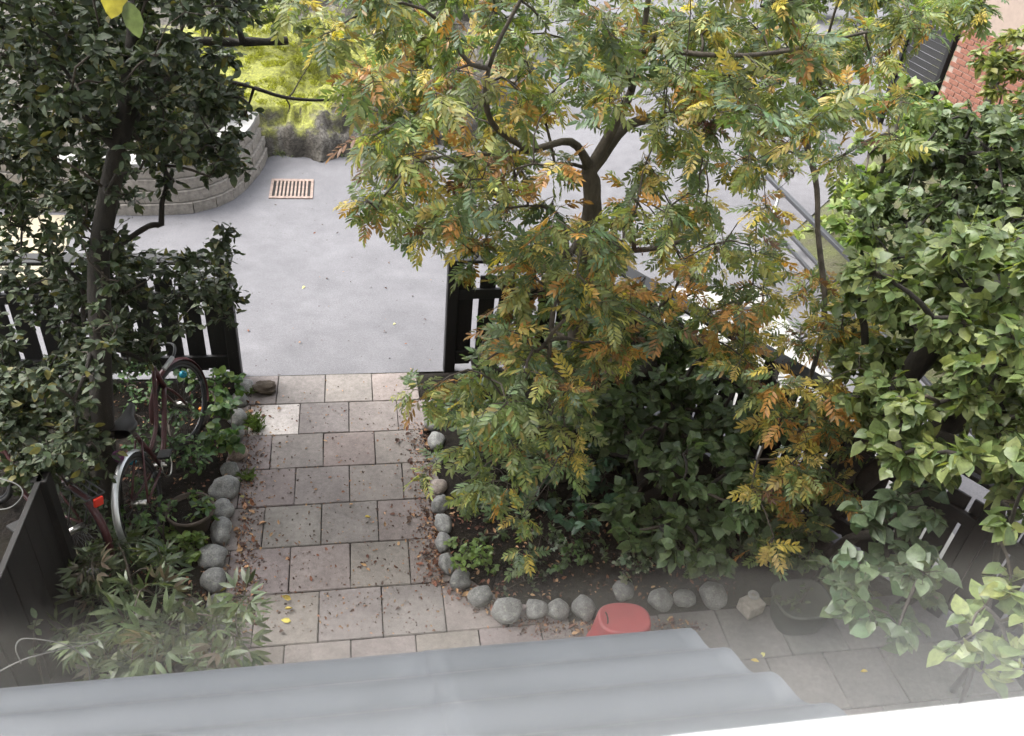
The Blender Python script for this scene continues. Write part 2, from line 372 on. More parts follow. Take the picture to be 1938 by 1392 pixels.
def poly_dist(px, py, poly):
    """signed distance (inside +) of points to polygon"""
    P = np.asarray(poly, float); d = np.full(px.shape, 1e9); ins = np.zeros(px.shape, bool)
    for i in range(len(P)):
        a, b = P[i], P[(i+1) % len(P)]; ab = b-a
        t = np.clip(((px-a[0])*ab[0]+(py-a[1])*ab[1])/(ab @ ab), 0, 1)
        d = np.minimum(d, np.hypot(px-a[0]-t*ab[0], py-a[1]-t*ab[1]))
        c = ((a[1] > py) != (b[1] > py)) & (px < (b[0]-a[0])*(py-a[1])/(b[1]-a[1]+1e-12)+a[0]); ins ^= c
    return np.where(ins, d, -d)
def vnoise(x, y, s, seed=0, oct=3):
    out = np.zeros(x.shape); amp = 1.0
    for o in range(oct):
        r = np.random.default_rng(seed+o); G = r.random((64, 64))
        gx_, gy_ = x*s+100.3, y*s+57.7
        ix, iy = np.floor(gx_).astype(int), np.floor(gy_).astype(int); fx, fy = gx_-ix, gy_-iy
        fx = fx*fx*(3-2*fx); fy = fy*fy*(3-2*fy)
        a, b = G[ix % 64, iy % 64], G[(ix+1) % 64, iy % 64]; c, d = G[ix % 64, (iy+1) % 64], G[(ix+1) % 64, (iy+1) % 64]
        out += amp*((a*(1-fx)+b*fx)*(1-fy)+(c*(1-fx)+d*fx)*fy-0.5); s *= 2.1; amp *= 0.5
    return out
def grid_sheet(name, x0, x1, y0, y1, step, zfn, keep, mat):
    xs = np.arange(x0, x1+step/2, step); ys = np.arange(y0, y1+step/2, step)
    X, Y = np.meshgrid(xs, ys, indexing='ij'); Z = zfn(X, Y); K = keep(X, Y)
    nx, ny = X.shape; idx = np.arange(nx*ny).reshape(nx, ny)
    q = np.stack([idx[:-1, :-1], idx[1:, :-1], idx[1:, 1:], idx[:-1, 1:]], -1).reshape(-1, 4)
    kk = (K[:-1, :-1] | K[1:, :-1] | K[1:, 1:] | K[:-1, 1:]).ravel()
    q = q[kk]
    used = np.unique(q); remap = np.full(nx*ny, -1); remap[used] = np.arange(len(used))
    V = np.stack([X.ravel(), Y.ravel(), Z.ravel()], -1)[used]
    return link(name, npmesh(name, V, remap[q]), mat)
BED_R = [(0.83, -0.02), (0.86, -0.6), (0.84, -1.2), (0.86, -1.8), (0.9, -2.2), (1.02, -2.45), (1.25, -2.62), (1.6, -2.72), (2.2, -2.75), (2.75, -2.72), (3.5, -2.55), (4.0, -2.75), (2.34, -0.02)]
BED_L = [(-0.69, -0.01), (-0.72, -0.8), (-0.68, -1.6), (-0.66, -2.2), (-0.68, -2.7), (-0.72, -3.3), (-1.5, -3.5), (-1.5, -2.2), (-5, -2.2), (-5, -0.01)]
for nm, poly, lab in (('garden_bed', BED_R, 'dark soil planting bed under the orange and green rowan tree'), ('garden_bed', BED_L, 'dark soil planting bed with bicycle, beside path')):
    P = np.array(poly); mn = P.min(0)-0.12; mx = P.max(0)+0.12
    sd_ = lambda X, Y, poly=poly: poly_dist(X, Y, poly) + 0.035*vnoise(X, Y, 6, 3)
    zf = lambda X, Y, sd_=sd_: np.clip(sd_(X, Y)*0.55-0.004, -0.03, 0.045) + np.where(sd_(X, Y) > 0, 1, 0)*(0.018*vnoise(X, Y, 9, 5, 4)+0.01*vnoise(X, Y, 40, 9, 2))
    o = grid_sheet(nm, mn[0], mx[0], mn[1], mx[1], 0.022, zf, lambda X, Y, sd_=sd_: (sd_(X, Y) > -0.04) & (Y < -0.012), M['soil'])
    tag(o, kind='structure', label=lab)

# pale concrete landing and steps outside the side fence
steps = tag(empty('concrete_walkway', (4.1, 0, 0)), 'pale concrete slab walkway between the black side fence and the steel railing', 'walkway')
yy = 1.38
for k, dep in enumerate((0.42, 0.5, 0.6, 0.6, 0.6, 0.6, 0.6, 0.6)):
    xl = max(3.32, FC[0] + (FC[1]-(yy-dep))*0.609 + 0.25)
    if k == 1: yy -= 0.16
    if xl < 4.6:
        o = link('slab', box_mesh('slab', xl-4.1, 4.72-4.1, yy-dep+0.02, yy, -0.03, 0.035, 0.008), M['pale'], steps)
    yy -= dep

# verge on the far side of the railing
VERGE = [(5.62, -6), (5.72, 2.76), (7.46, 4.5), (10.0, 7.54), (14.5, 13), (16, 14), (16, -6)]
def verge_z(X, Y):
    d = poly_dist(X, Y, VERGE)+0.06*vnoise(X, Y, 3, 44)
    return np.clip(d*0.5-0.02, -0.05, 0.06)+np.clip(d, 0, 2)*(0.05+0.08*vnoise(X, Y, 1.2, 4))
grid_v = grid_sheet('grass_verge', 5.3, 16, -6, 14, 0.09, verge_z, lambda X, Y: poly_dist(X, Y, VERGE) > -0.15, M['ground'])
tag(grid_v, kind='structure', label='earth verge with low plants along the road')

# drain grate in the asphalt
gr = tag(empty('drain_grate', (-0.475, 3.93, 0.0)), 'rusty square cast iron drain grate set in the asphalt', 'drain grate')
link('pit', box_mesh('pit', -0.24, 0.24, -0.26, 0.26, 0.0025, 0.005), M['hole'], gr)  # flat dark plate on the asphalt, its colour stands for shade between bars
bm = bmesh.new()
for x0, x1, y0, y1 in ((-0.26, 0.26, 0.225, 0.285), (-0.26, 0.26, -0.285, -0.235), (-0.26, -0.228, -0.235, 0.225), (0.228, 0.26, -0.235, 0.225)):
    q = bmesh.ops.create_cube(bm, size=1)['verts']
    for v in q: v.co = Vector(((x0+x1)/2+v.co.x*(x1-x0), (y0+y1)/2+v.co.y*(y1-y0), 0.008+v.co.z*0.014))
link('frame', bmmesh('frame', bm), M['rust'], gr)
bar = box_mesh('bar', -0.0115, 0.0115, -0.235, 0.225, 0.004, 0.0145, 0.002); bar.materials.append(M['rust'])
for k in range(1, 10): link('bar', bar, None, gr, (-0.228+k*0.0456, 0, 0))

# retaining wall of stacked blocks
WP = smooth_path([(-0.83, 4.98, 0), (-0.90, 4.4, 0), (-1.12, 3.66, 0), (-1.47, 3.28, 0), (-1.95, 3.17, 0), (-2.6, 3.18, 0), (-3.5, 3.3, 0), (-5.0, 3.6, 0), (-6.5, 4.1, 0)], 10)
seg = np.linalg.norm(np.diff(WP, axis=0), axis=1); L = np.concatenate([[0], np.cumsum(seg)])
def wpos(s):
    p = np.array([np.interp(s, L, WP[:, k]) for k in range(3)]); a = np.array([np.interp(min(s+0.02, L[-1]), L, WP[:, k]) for k in range(3)]); b = np.array([np.interp(max(s-0.02, 0), L, WP[:, k]) for k in range(3)])
    return p, math.atan2((a-b)[1], (a-b)[0])
rw = tag(empty('retaining_wall', (-1.5, 3.6, 0)), 'low curved retaining wall of stacked grey blocks with pale top', 'retaining wall')
def block_mesh(i, l, d, h, mat, bev=0.008, rough=0.006):
    r = random.Random(i); bm = bmesh.new(); bmesh.ops.create_cube(bm, size=1)
    for v in bm.verts: v.co = Vector((v.co.x*l, v.co.y*d, v.co.z*h+h/2))
    bmesh.ops.subdivide_edges(bm, edges=bm.edges[:], cuts=1, use_grid_fill=True)
    for v in bm.verts:
        if abs(v.co.z-h/2) < h*0.4 or v.co.y > 0: v.co += Vector((0, r.uniform(-1, 1)*rough*1.6, r.uniform(-1, 1)*rough*0.4))
    me = bmmesh('stone_block', bm); me.materials.append(mat); return me
BL = [block_mesh(i, 0.272, 0.2, 0.124, M['block']) for i in range(5)]
CP = [block_mesh(20+i, 0.296, 0.30, 0.045, M['pale'], rough=0.003) for i in range(3)]
for c in range(4):
    s = 0.14 if c % 2 == 0 else 0.0
    while s < L[-1]-0.15:
        p, a = wpos(s); nrm = np.array([math.sin(a), -math.cos(a), 0])       # inward (towards the bank)
        p = p + nrm*(0.10+c*0.034)*(1) + np.array([0, 0, c*0.134])
        o = link('stone_block', BL[rng.integers(5)], None, rw, p-np.array([-1.5, 3.6, 0])); o.rotation_euler = (0, 0, a+math.pi+rng.normal(0, 0.02))
        s += 0.28
s = 0.1
while s < L[-1]-0.15:
    p, a = wpos(s); nrm = np.array([math.sin(a), -math.cos(a), 0]); p = p + nrm*0.24 + np.array([0, 0, 0.534])
    o = link('capstone', CP[rng.integers(3)], None, rw, p-np.array([-1.5, 3.6, 0])); o.rotation_euler = (0, 0, a+math.pi); s += 0.30

# mossy bank and rock outcrop behind the wall
BANK = [tuple(p[:2]+np.array([math.sin(wpos(s)[1]), -math.cos(wpos(s)[1])])*0.25) for s in np.arange(L[-1]-0.05, 0, -0.3) for p in [wpos(s)[0]]] + [(-0.72, 4.95), (-0.35, 4.98), (0.05, 4.86), (0.55, 4.98), (1.1, 5.25), (1.9, 5.5), (2.6, 6.2), (3.3, 7.6), (3.6, 9.6), (3.2, 12), (2, 14), (-14, 14), (-14, 5)]
def bank_z(X, Y):
    d = poly_dist(X, Y, BANK)+0.10*vnoise(X, Y, 2.2, 21)+np.clip((X+0.85)/0.3, 0, 1)*(0.34*vnoise(X, Y, 2.6, 23, 2)+0.14*vnoise(X*1.4, Y*0.6, 7, 25, 3)-0.06)
    base = np.clip(d*2.3, -0.15, 0.30) + np.clip((d-0.28)*2.4, 0, 0.22) + np.clip(d, 0, 6)*0.13
    ridged = np.abs(vnoise(X*1.0+Y*0.35, Y, 1.6, 31, 4))*0.5 + np.abs(vnoise(X, Y, 4.5, 41, 3))*0.14
    amp = np.clip((X+0.95)/0.4, 0.12, 1)
    return base - 0.02 + (ridged-0.12)*amp*np.clip(d*3, 0, 1)
o = grid_sheet('rock_outcrop', -9, 4.2, 3.2, 14, 0.04, bank_z, lambda X, Y: poly_dist(X, Y, BANK) > -0.1, M['rock'])
tag(o, kind='structure', label='mossy rock outcrop and bank rising behind the retaining wall')

# cream slabs in front of the wall, seen through the left tree
cs = tag(empty('cream_paving', (-3.6, 2.4, 0)), 'pale cream paving slabs beyond the fence at the left edge', 'paving')
for i in range(7):
    for j in range(3):
        link('slab', box_mesh('slab', 0, 0.49, 0, 0.49, 0.002, 0.012, 0.003), M['cream'], cs, (-2.6+i*0.5, -0.75+j*0.5, rng.uniform(0, 0.002)))

# ------------------------------------------------------------------ fences
BOARD = box_mesh('board', -0.069, 0.069, -0.010, 0.010, 0.0, 0.90, 0.003)
POST = box_mesh('post', -0.048, 0.048, -0.048, 0.048, 0.0, 1.135, 0.006)
for me in (BOARD, POST): me.materials.append(M['black'])
def fence(label, p0, p1, side, pitch=0.18, lead=0.115):
    """black picket run; rails on the garden side (side = +1: left of p0->p1)"""
    p0 = np.array(p0, float); p1 = np.array(p1, float); d = p1-p0; Ln = np.hypot(*d); d = d/Ln; a = math.atan2(d[1], d[0])
    f = tag(empty('picket_fence', (p0[0], p0[1], 0)), label, 'fence', 'black picket fences round the garden'); f.rotation_euler = (0, 0, a)
    npst = max(2, int(round(Ln/1.9))+1)
    for i in range(npst): link('post', POST, None, f, (i*Ln/(npst-1), 0, 0))
    link('cap_rail', box_mesh('cap_rail', -0.08, Ln+0.08, -0.075, 0.075, 1.138, 1.17, 0.005), M['black'], f)
    for z0, z1 in ((0.125, 0.245), (0.78, 0.87)):
        link('rail', box_mesh('rail', 0.05, Ln-0.05, 0.003*side if side > 0 else -0.042, 0.042 if side > 0 else -0.003, z0, z1, 0.004), M['black'], f)
    s = lead
    while s < Ln-0.06:
        b = link('board', BOARD, None, f, (s, -0.0095*side, 0.075+rng.normal(0, 0.003))); b.rotation_euler = (rng.normal(0, 0.004), rng.normal(0, 0.006), 0)
        s += pitch+rng.normal(0, 0.004)
    return f
fence('black picket fence left of the gate opening, behind the bicycle', (-0.75, 0.0), (-5.2, 0.0), 1)
fence('short black picket fence right of the gate opening, under the rowan', (1.09, 0.0), (2.34, 0.03), -1)
fence('black picket fence running slantwise along the right shrubs to the house', tuple(FC+FD*0.12), tuple(FE), -1, 0.162)

# dark board screen at the left edge
scr = tag(empty('board_screen', (-1.50, -2.274, 0)), 'dark weathered board screen at the left edge beside the peony', 'screen')
link('post', box_mesh('post', -0.045, 0.045, -0.045, 0.045, 0, 1.0, 0.004), M['darkwood'], scr)
for k in range(23):
    o = link('board', box_mesh('board', -0.011, 0.011, -0.145, -0.003, 0.02, 0.985, 0.002), M['darkwood'], scr, (rng.normal(0, 0.002), -0.05-k*0.147, 0))
link('cap_rail', box_mesh('cap_rail', -0.016, 0.016, -3.46, 0.05, 0.986, 1.0, 0.003), M['darkwood'], scr)

# steel railing along the walkway
rl = tag(empty('steel_railing', (4.83, 0, 0)), 'dark steel railing with three bars beside the pale walkway', 'railing')
for nm, z, w, h, y1 in (('handrail', 1.03, 0.026, 0.022, 2.12), ('lower_bar', 0.715, 0.018, 0.018, 1.92), ('lower_bar', 0.59, 0.018, 0.018, 1.92)):
    link(nm, box_mesh(nm, -w, w, -3.2, y1, z-h, z+h, 0.008, 2), M['rail'], rl)
for y in (1.75, 0.1, -1.55, -3.15):
    v, f_ = tube_np([(0, y, 0.0), (0, y, 1.01)], 0.017, 10); link('post', npmesh('post', v, f_), M['galv'], rl)

# brick house corner with black slatted screen, far right
bh = tag(empty('brick_house', (9.32, 5.75, 0)), 'red brick house corner at the upper right behind the shrubs', 'house')
link('wall', box_mesh('wall', 0.012, 4.0, -7.0, -0.012, 0.0, 4.0), M['mortar'], bh)
BRK = box_mesh('brick', 0, 0.1, -0.113, 0.113, -0.0315, 0.0315, 0.003); BRK.materials.append(M['brick'])
wallpart = bh.children[0]
cnt = 0
for r in range(4, 46):
    z = 0.04+r*0.075; y = -0.118-(0.12 if r % 2 else 0)
    while y > -4.2 and cnt < 300:
        P = np.array([9.32, 5.75+y, z]); q = pj(P)
        if q[0] < 2250 and -120 < q[1] < 330:
            link('brick', BRK, None, wallpart, (rng.normal(0, 0.002), y, z)); cnt += 1
        y -= 0.24
bs = tag(empty('slatted_screen', (9.32, 5.8, 0)), 'black horizontal slatted screen fixed at the brick house corner', 'screen')
tp = gx(1765, 85, 9.3); topz = 1.9
link('post', box_mesh('post', -0.045, 0.045, 0.0, 0.09, 0.0, topz+0.03, 0.004), M['black'], bs)
link('post', box_mesh('post', -0.045, 0.045, 1.12, 1.21, 0.0, topz+0.03, 0.004), M['black'], bs)
link('cap', box_mesh('cap', -0.07, 0.07, -0.02, 1.32, topz+0.032, topz+0.06, 0.004), M['black'], bs)
for k in range(16):
    o = link('slat', box_mesh('slat', -0.012, 0.012, 0.09, 1.12, -0.045, 0.045, 0.002), M['black'], bs, (0, 0, 0.25+k*0.105)); o.rotation_euler = (0, 0.18, 0)

# ------------------------------------------------------------------ the house the photograph is taken from
GY, SILL = -5.85, 3.986            # glass plane, top of the sill at the glass
hs_ = tag(empty('viewing_house', (0, -5.8, 0)), 'light rendered house whose upper window looks down on the garden', 'house')
def hp(name, x0, x1, y0, y1, z0, z1, mat): return link(name, box_mesh(name, x0, x1, y0+5.8, y1+5.8, z0, z1), mat, hs_)
WX0, WX1, WZ1 = -1.5, 2.2, 5.45
hp('wall', -8, 5.2, -6.02, -5.852, -0.05, 3.93, M['facade'])
hp('wall', -8, WX0, -6.02, -5.852, 3.93, 7.0, M['facade'])
hp('wall', WX1, 5.2, -6.02, -5.852, 3.93, 7.0, M['facade'])
hp('wall', WX0, WX1, -6.02, -5.852, WZ1, 7.0, M['facade'])
hp('wall', -8, -7.8, -12, -6.02, -0.05, 7.0, M['facade']); hp('wall', 5.0, 5.2, -12, -6.02, -0.05, 7.0, M['facade']); hp('wall', -8, 5.2, -12.2, -12, -0.05, 7.0, M['facade'])
hp('ceiling', -7.8, 5.0, -12, -6.02, 5.7, 5.8, M['interior'])
hp('floor', -7.8, 5.0, -12, -6.02, 2.9, 3.02, M['floorwood'])
hp('partition', -3.0, -2.9, -11, -6.02, 3.02, 5.7, M['interior']); hp('partition', 3.6, 3.7, -11, -6.02, 3.02, 5.7, M['interior']); hp('partition', -3.0, 3.7, -11.1, -11, 3.02, 5.7, M['interior'])
hp('roof', -8.6, 5.6, -12.8, -5.35, 7.0, 7.25, M['facade'])
win = tag(empty('window', (0.35, GY, SILL)), 'window pane and white sill at the bottom right corner that the garden is seen through', 'window')
bm = bmesh.new()
vs = [bm.verts.new(p) for p in ((WX0-0.35, 0, 0), (WX1-0.35, 0, 0), (WX1-0.35, 0, WZ1-SILL), (WX0-0.35, 0, WZ1-SILL))]; bm.faces.new(vs)
link('pane', bmmesh('pane', bm), M['glass'], win)
# sill board: flat by the glass, rounded nose into the room
prof = [(0.004, -0.055), (0.004, -0.002), (0.0, -0.001), (-0.04, -0.001), (-0.07, -0.006), (-0.095, -0.018), (-0.112, -0.036), (-0.12, -0.06)]
V = [(x, y, z) for x in (WX0-0.35, WX1-0.35) for y, z in prof]; n = len(prof)
F = [(i, (i+1) % n, (i+1) % n+n, i+n) for i in range(n)]
link('sill', npmesh('sill', V, F), M['white'], win)

# canopy roof below the window
cn = tag(empty('canopy_roof', (0, -4.644, 0)), 'grey corrugated metal canopy roof along the bottom of the view', 'canopy')
slope = np.array([0, -0.196, 0.173]); Lw = np.linalg.norm(slope); nrm = np.array([0, 0.173, 0.196])/Lw
prof = []
for s in np.arange(-0.42, 6.08, 1/18):
    prof.append(np.array([0, 0, 2.4]) + slope*s + nrm*0.015*(math.cos(2*math.pi*s)-1))
prof = np.array(prof)
def sheet_part(x0, x1, lift):
    xs = np.linspace(x0, x1, 14); V = []; F = []
    m = len(prof)
    for off in (0.0, -0.0018):
        for x in xs: V += [(x, p[1]+nrm[1]*(off+lift), p[2]+nrm[2]*(off+lift)) for p in prof]
    nn = len(xs)
    for i in range(nn-1):
        for j in range(m-1):
            a = i*m+j; F.append((a, a+m, a+m+1, a+1)); b = a+nn*m; F.append((b, b+1, b+m+1, b+m))
    for i in range(nn-1):
        for j in (0, m-1):
            a = i*m+j; F.append((a, a+nn*m, a+nn*m+m, a+m))
    for j in range(m-1):
        for i in (0, nn-1):
            a = i*m+j; F.append((a, a+1, a+1+nn*m, a+nn*m))
    return npmesh('roof_sheet', V, F)
link('roof_sheet', sheet_part(-1.6, 0.50, 0.0), M['sheet'], cn); link('roof_sheet', sheet_part(0.46, 1.271, 0.0022), M['sheet'], cn)
for x in (-1.3, 1.05):
    v, f_ = tube_np([(x, 0.02, 2.28), (x, -1.13, 3.30)], 0.03, 8); link('rafter', npmesh('rafter', v, f_), M['black'], cn)
    v, f_ = tube_np([(x, -0.1, 2.38), (x, -1.13, 2.38)], 0.025, 8); link('bracket', npmesh('bracket', v, f_), M['black'], cn)

# ------------------------------------------------------------------ leaves
def leaf_t(stations, widths, fold=0.18, curl=0.12, back=0.0):
    """one leaf, base at origin, length 1 along +Y, upper side +Z; triangles"""
    V = []; F = []
    st = np.asarray(stations); w = np.asarray(widths)
    mid = []; lf = []; rt = []
    for t, h in zip(st, w):
        z = -curl*t*t; mid.append(len(V)); V.append((0, t, z))
        if h > 0:
            lf.append(len(V)); V.append((-h, t-(back if t < 0.2 else 0), z+fold*h)); rt.append(len(V)); V.append((h, t-(back if t < 0.2 else 0), z+fold*h))
        else: lf.append(mid[-1]); rt.append(mid[-1])
    for i in range(len(st)-1):
        for side, sg in ((lf, 1), (rt, -1)):
            q = [mid[i], mid[i+1], side[i+1], side[i]]
            q2 = []
            for k in q:
                if k not in q2: q2.append(k)
            if sg < 0: q2 = q2[::-1]
            for k in range(1, len(q2)-1): F.append((q2[0], q2[k], q2[k+1]))
    return np.array(V, float), np.array(F, np.int64)
def rotm(a, b, c):
    return np.array(Matrix.Rotation(c, 3, 'Z') @ Matrix.Rotation(b, 3, 'Y') @ Matrix.Rotation(a, 3, 'X'))
def frond(seed, pairs=6, ll=0.34, lw=0.105):
    """pinnate leaf, length 1"""
    r = np.random.default_rng(seed); A = Acc()
    base, bf = leaf_t([0, 0.3, 0.72, 1], [0.0, lw/ll*0.46, lw/ll*0.42, 0], 0.2, 0.15)
    droop = r.uniform(0.1, 0.35)
    P = [(0, t, -droop*t*t) for t in np.linspace(0, 0.9, 5)]
    A.add(*tube_np(P, np.linspace(0.011, 0.005, 5), 3, False))
    for i in range(pairs):
        t = 0.24+0.62*i/(pairs-1)
        sc_ = ll*(0.8+0.25*math.sin(math.pi*(0.25+0.6*i/(pairs-1))))
        for s in (-1, 1):
            if r.random() < 0.04: continue
            R = rotm(r.normal(-0.15, 0.15), r.normal(0, 0.25)+s*0.1, -s*(1.05-0.25*i/(pairs-1))+r.normal(0, 0.1))
            A.add((base*sc_*r.uniform(0.88, 1.08)) @ R.T + np.array([0, t, -droop*t*t]), bf)
    A.add((base*ll) @ rotm(-0.3, 0, r.normal(0, 0.1)).T + np.array([0, 0.88, -droop*0.8]), bf)
    return np.concatenate(A.V), np.concatenate(A.F), np.repeat(np.arange(len(A.V)), [len(v) for v in A.V])
def palm3(seed, n=3, sub=3, lw=0.23):
    """peony-like divided leaf"""
    r = np.random.default_rng(seed); A = Acc(); base, bf = leaf_t([0, 0.3, 0.65, 1], [0.0, lw*0.5, lw*0.42, 0], 0.15, 0.25)
    for i in range(n):
        a = (i-(n-1)/2)*0.85+r.normal(0, 0.1); d = np.array([-math.sin(a), math.cos(a), 0])
        e = d*0.42; A.add(*tube_np([np.zeros(3), e], [0.012, 0.009], 3, False))
        for j in range(sub):
            b = a+(j-(sub-1)/2)*0.62+r.normal(0, 0.08)
            A.add((base*r.uniform(0.48, 0.62)) @ rotm(r.normal(-0.1, 0.2), r.normal(0, 0.25), b).T + e, bf)
    return np.concatenate(A.V), np.concatenate(A.F), np.repeat(np.arange(len(A.V)), [len(v) for v in A.V])
def trifol(seed):
    r = np.random.default_rng(seed); A = Acc(); base, bf = leaf_t([0, 0.25, 0.6, 1], [0.0, 0.34, 0.36, 0], 0.1, 0.2)
    for a in (-1.15, 0, 1.15): A.add(base*0.55 @ rotm(r.normal(-0.1, 0.15), r.normal(0, 0.2), a+r.normal(0, 0.1)).T + np.array([-math.sin(a)*0.08, 0.42, 0]), bf)
    A.add(*tube_np([(0, 0, 0), (0, 0.44, 0)], 0.012, 3, False))
    return np.concatenate(A.V), np.concatenate(A.F)
HEART = [leaf_t([0, 0.08, 0.26, 0.5, 0.74, 0.9, 1], [0, 0.27*k, 0.40*k, 0.38*k, 0.22*k, 0.085*k, 0], f, c, 0.09) for f, c, k in ((0.22, 0.2, 1), (0.06, 0.35, 1.05), (0.3, 0.05, 0.92), (0.12, -0.12, 1.0), (0.4, 0.4, 0.9))]
OVAL = [leaf_t([0, 0.2, 0.5, 0.8, 1], [0, 0.2*k, 0.28*k, 0.17*k, 0], f, c) for f, c, k in ((0.25, 0.2, 1), (0.12, 0.35, 0.85), (0.35, 0.05, 1.05), (0.2, -0.15, 0.9))]
OVAL_S = [leaf_t([0, 0.4, 1], [0, 0.32, 0], f, c) for f, c in ((0.25, 0.2), (0.1, 0.3))]
ROUND = [leaf_t([0, 0.12, 0.45, 0.8, 1], [0, 0.33, 0.45, 0.28, 0], f, c, 0.06) for f, c in ((0.15, 0.2), (0.3, 0.1))]
FROND = [frond(i) for i in range(4)]
PEONY = [palm3(i) for i in range(3)]
TRI = [trifol(i) for i in range(3)]

def kit(templates, pal, ncol, seed=0, jit=0.16):
    """leaf meshes in many colours: pal = list of (rgb, weight, class)"""
    r = np.random.default_rng(seed); K = []
    w = np.array([p[1] for p in pal], float); w /= w.sum()
    for i in range(ncol):
        p = pal[r.choice(len(pal), p=w)] if i >= len(pal) else pal[i]
        c = np.array(p[0])*r.uniform(1-jit, 1+jit)*r.uniform(0.94, 1.06, 3)
        t = templates[i % len(templates)]; V, F = t[0], t[1]
        cv = np.repeat(c[None], len(V), 0)*r.uniform(0.9, 1.1, (len(V), 1))
        if len(t) > 2:                                   # leaflets turn one by one
            ng = t[2].max()+1; f = r.uniform(0.72, 1.25, (ng, 1))*r.uniform(0.93, 1.07, (ng, 3)); cv = cv*f[t[2]]
            odd = (r.random(ng) < 0.13)[t[2]]; alt = np.array(pal[r.choice(len(pal), p=w)][0]); cv[odd] = 0.5*cv[odd]+0.5*alt
        else:
            tipk = np.clip((V[:, 1]-0.75)*4, 0, 1)[:, None]*(r.random() < 0.3); cv = cv*(1-tipk*0.45)+tipk*0.45*np.array([0.16, 0.11, 0.05])
        K.append((V, F, np.clip(cv, 0, 1), p[2]))
    return K

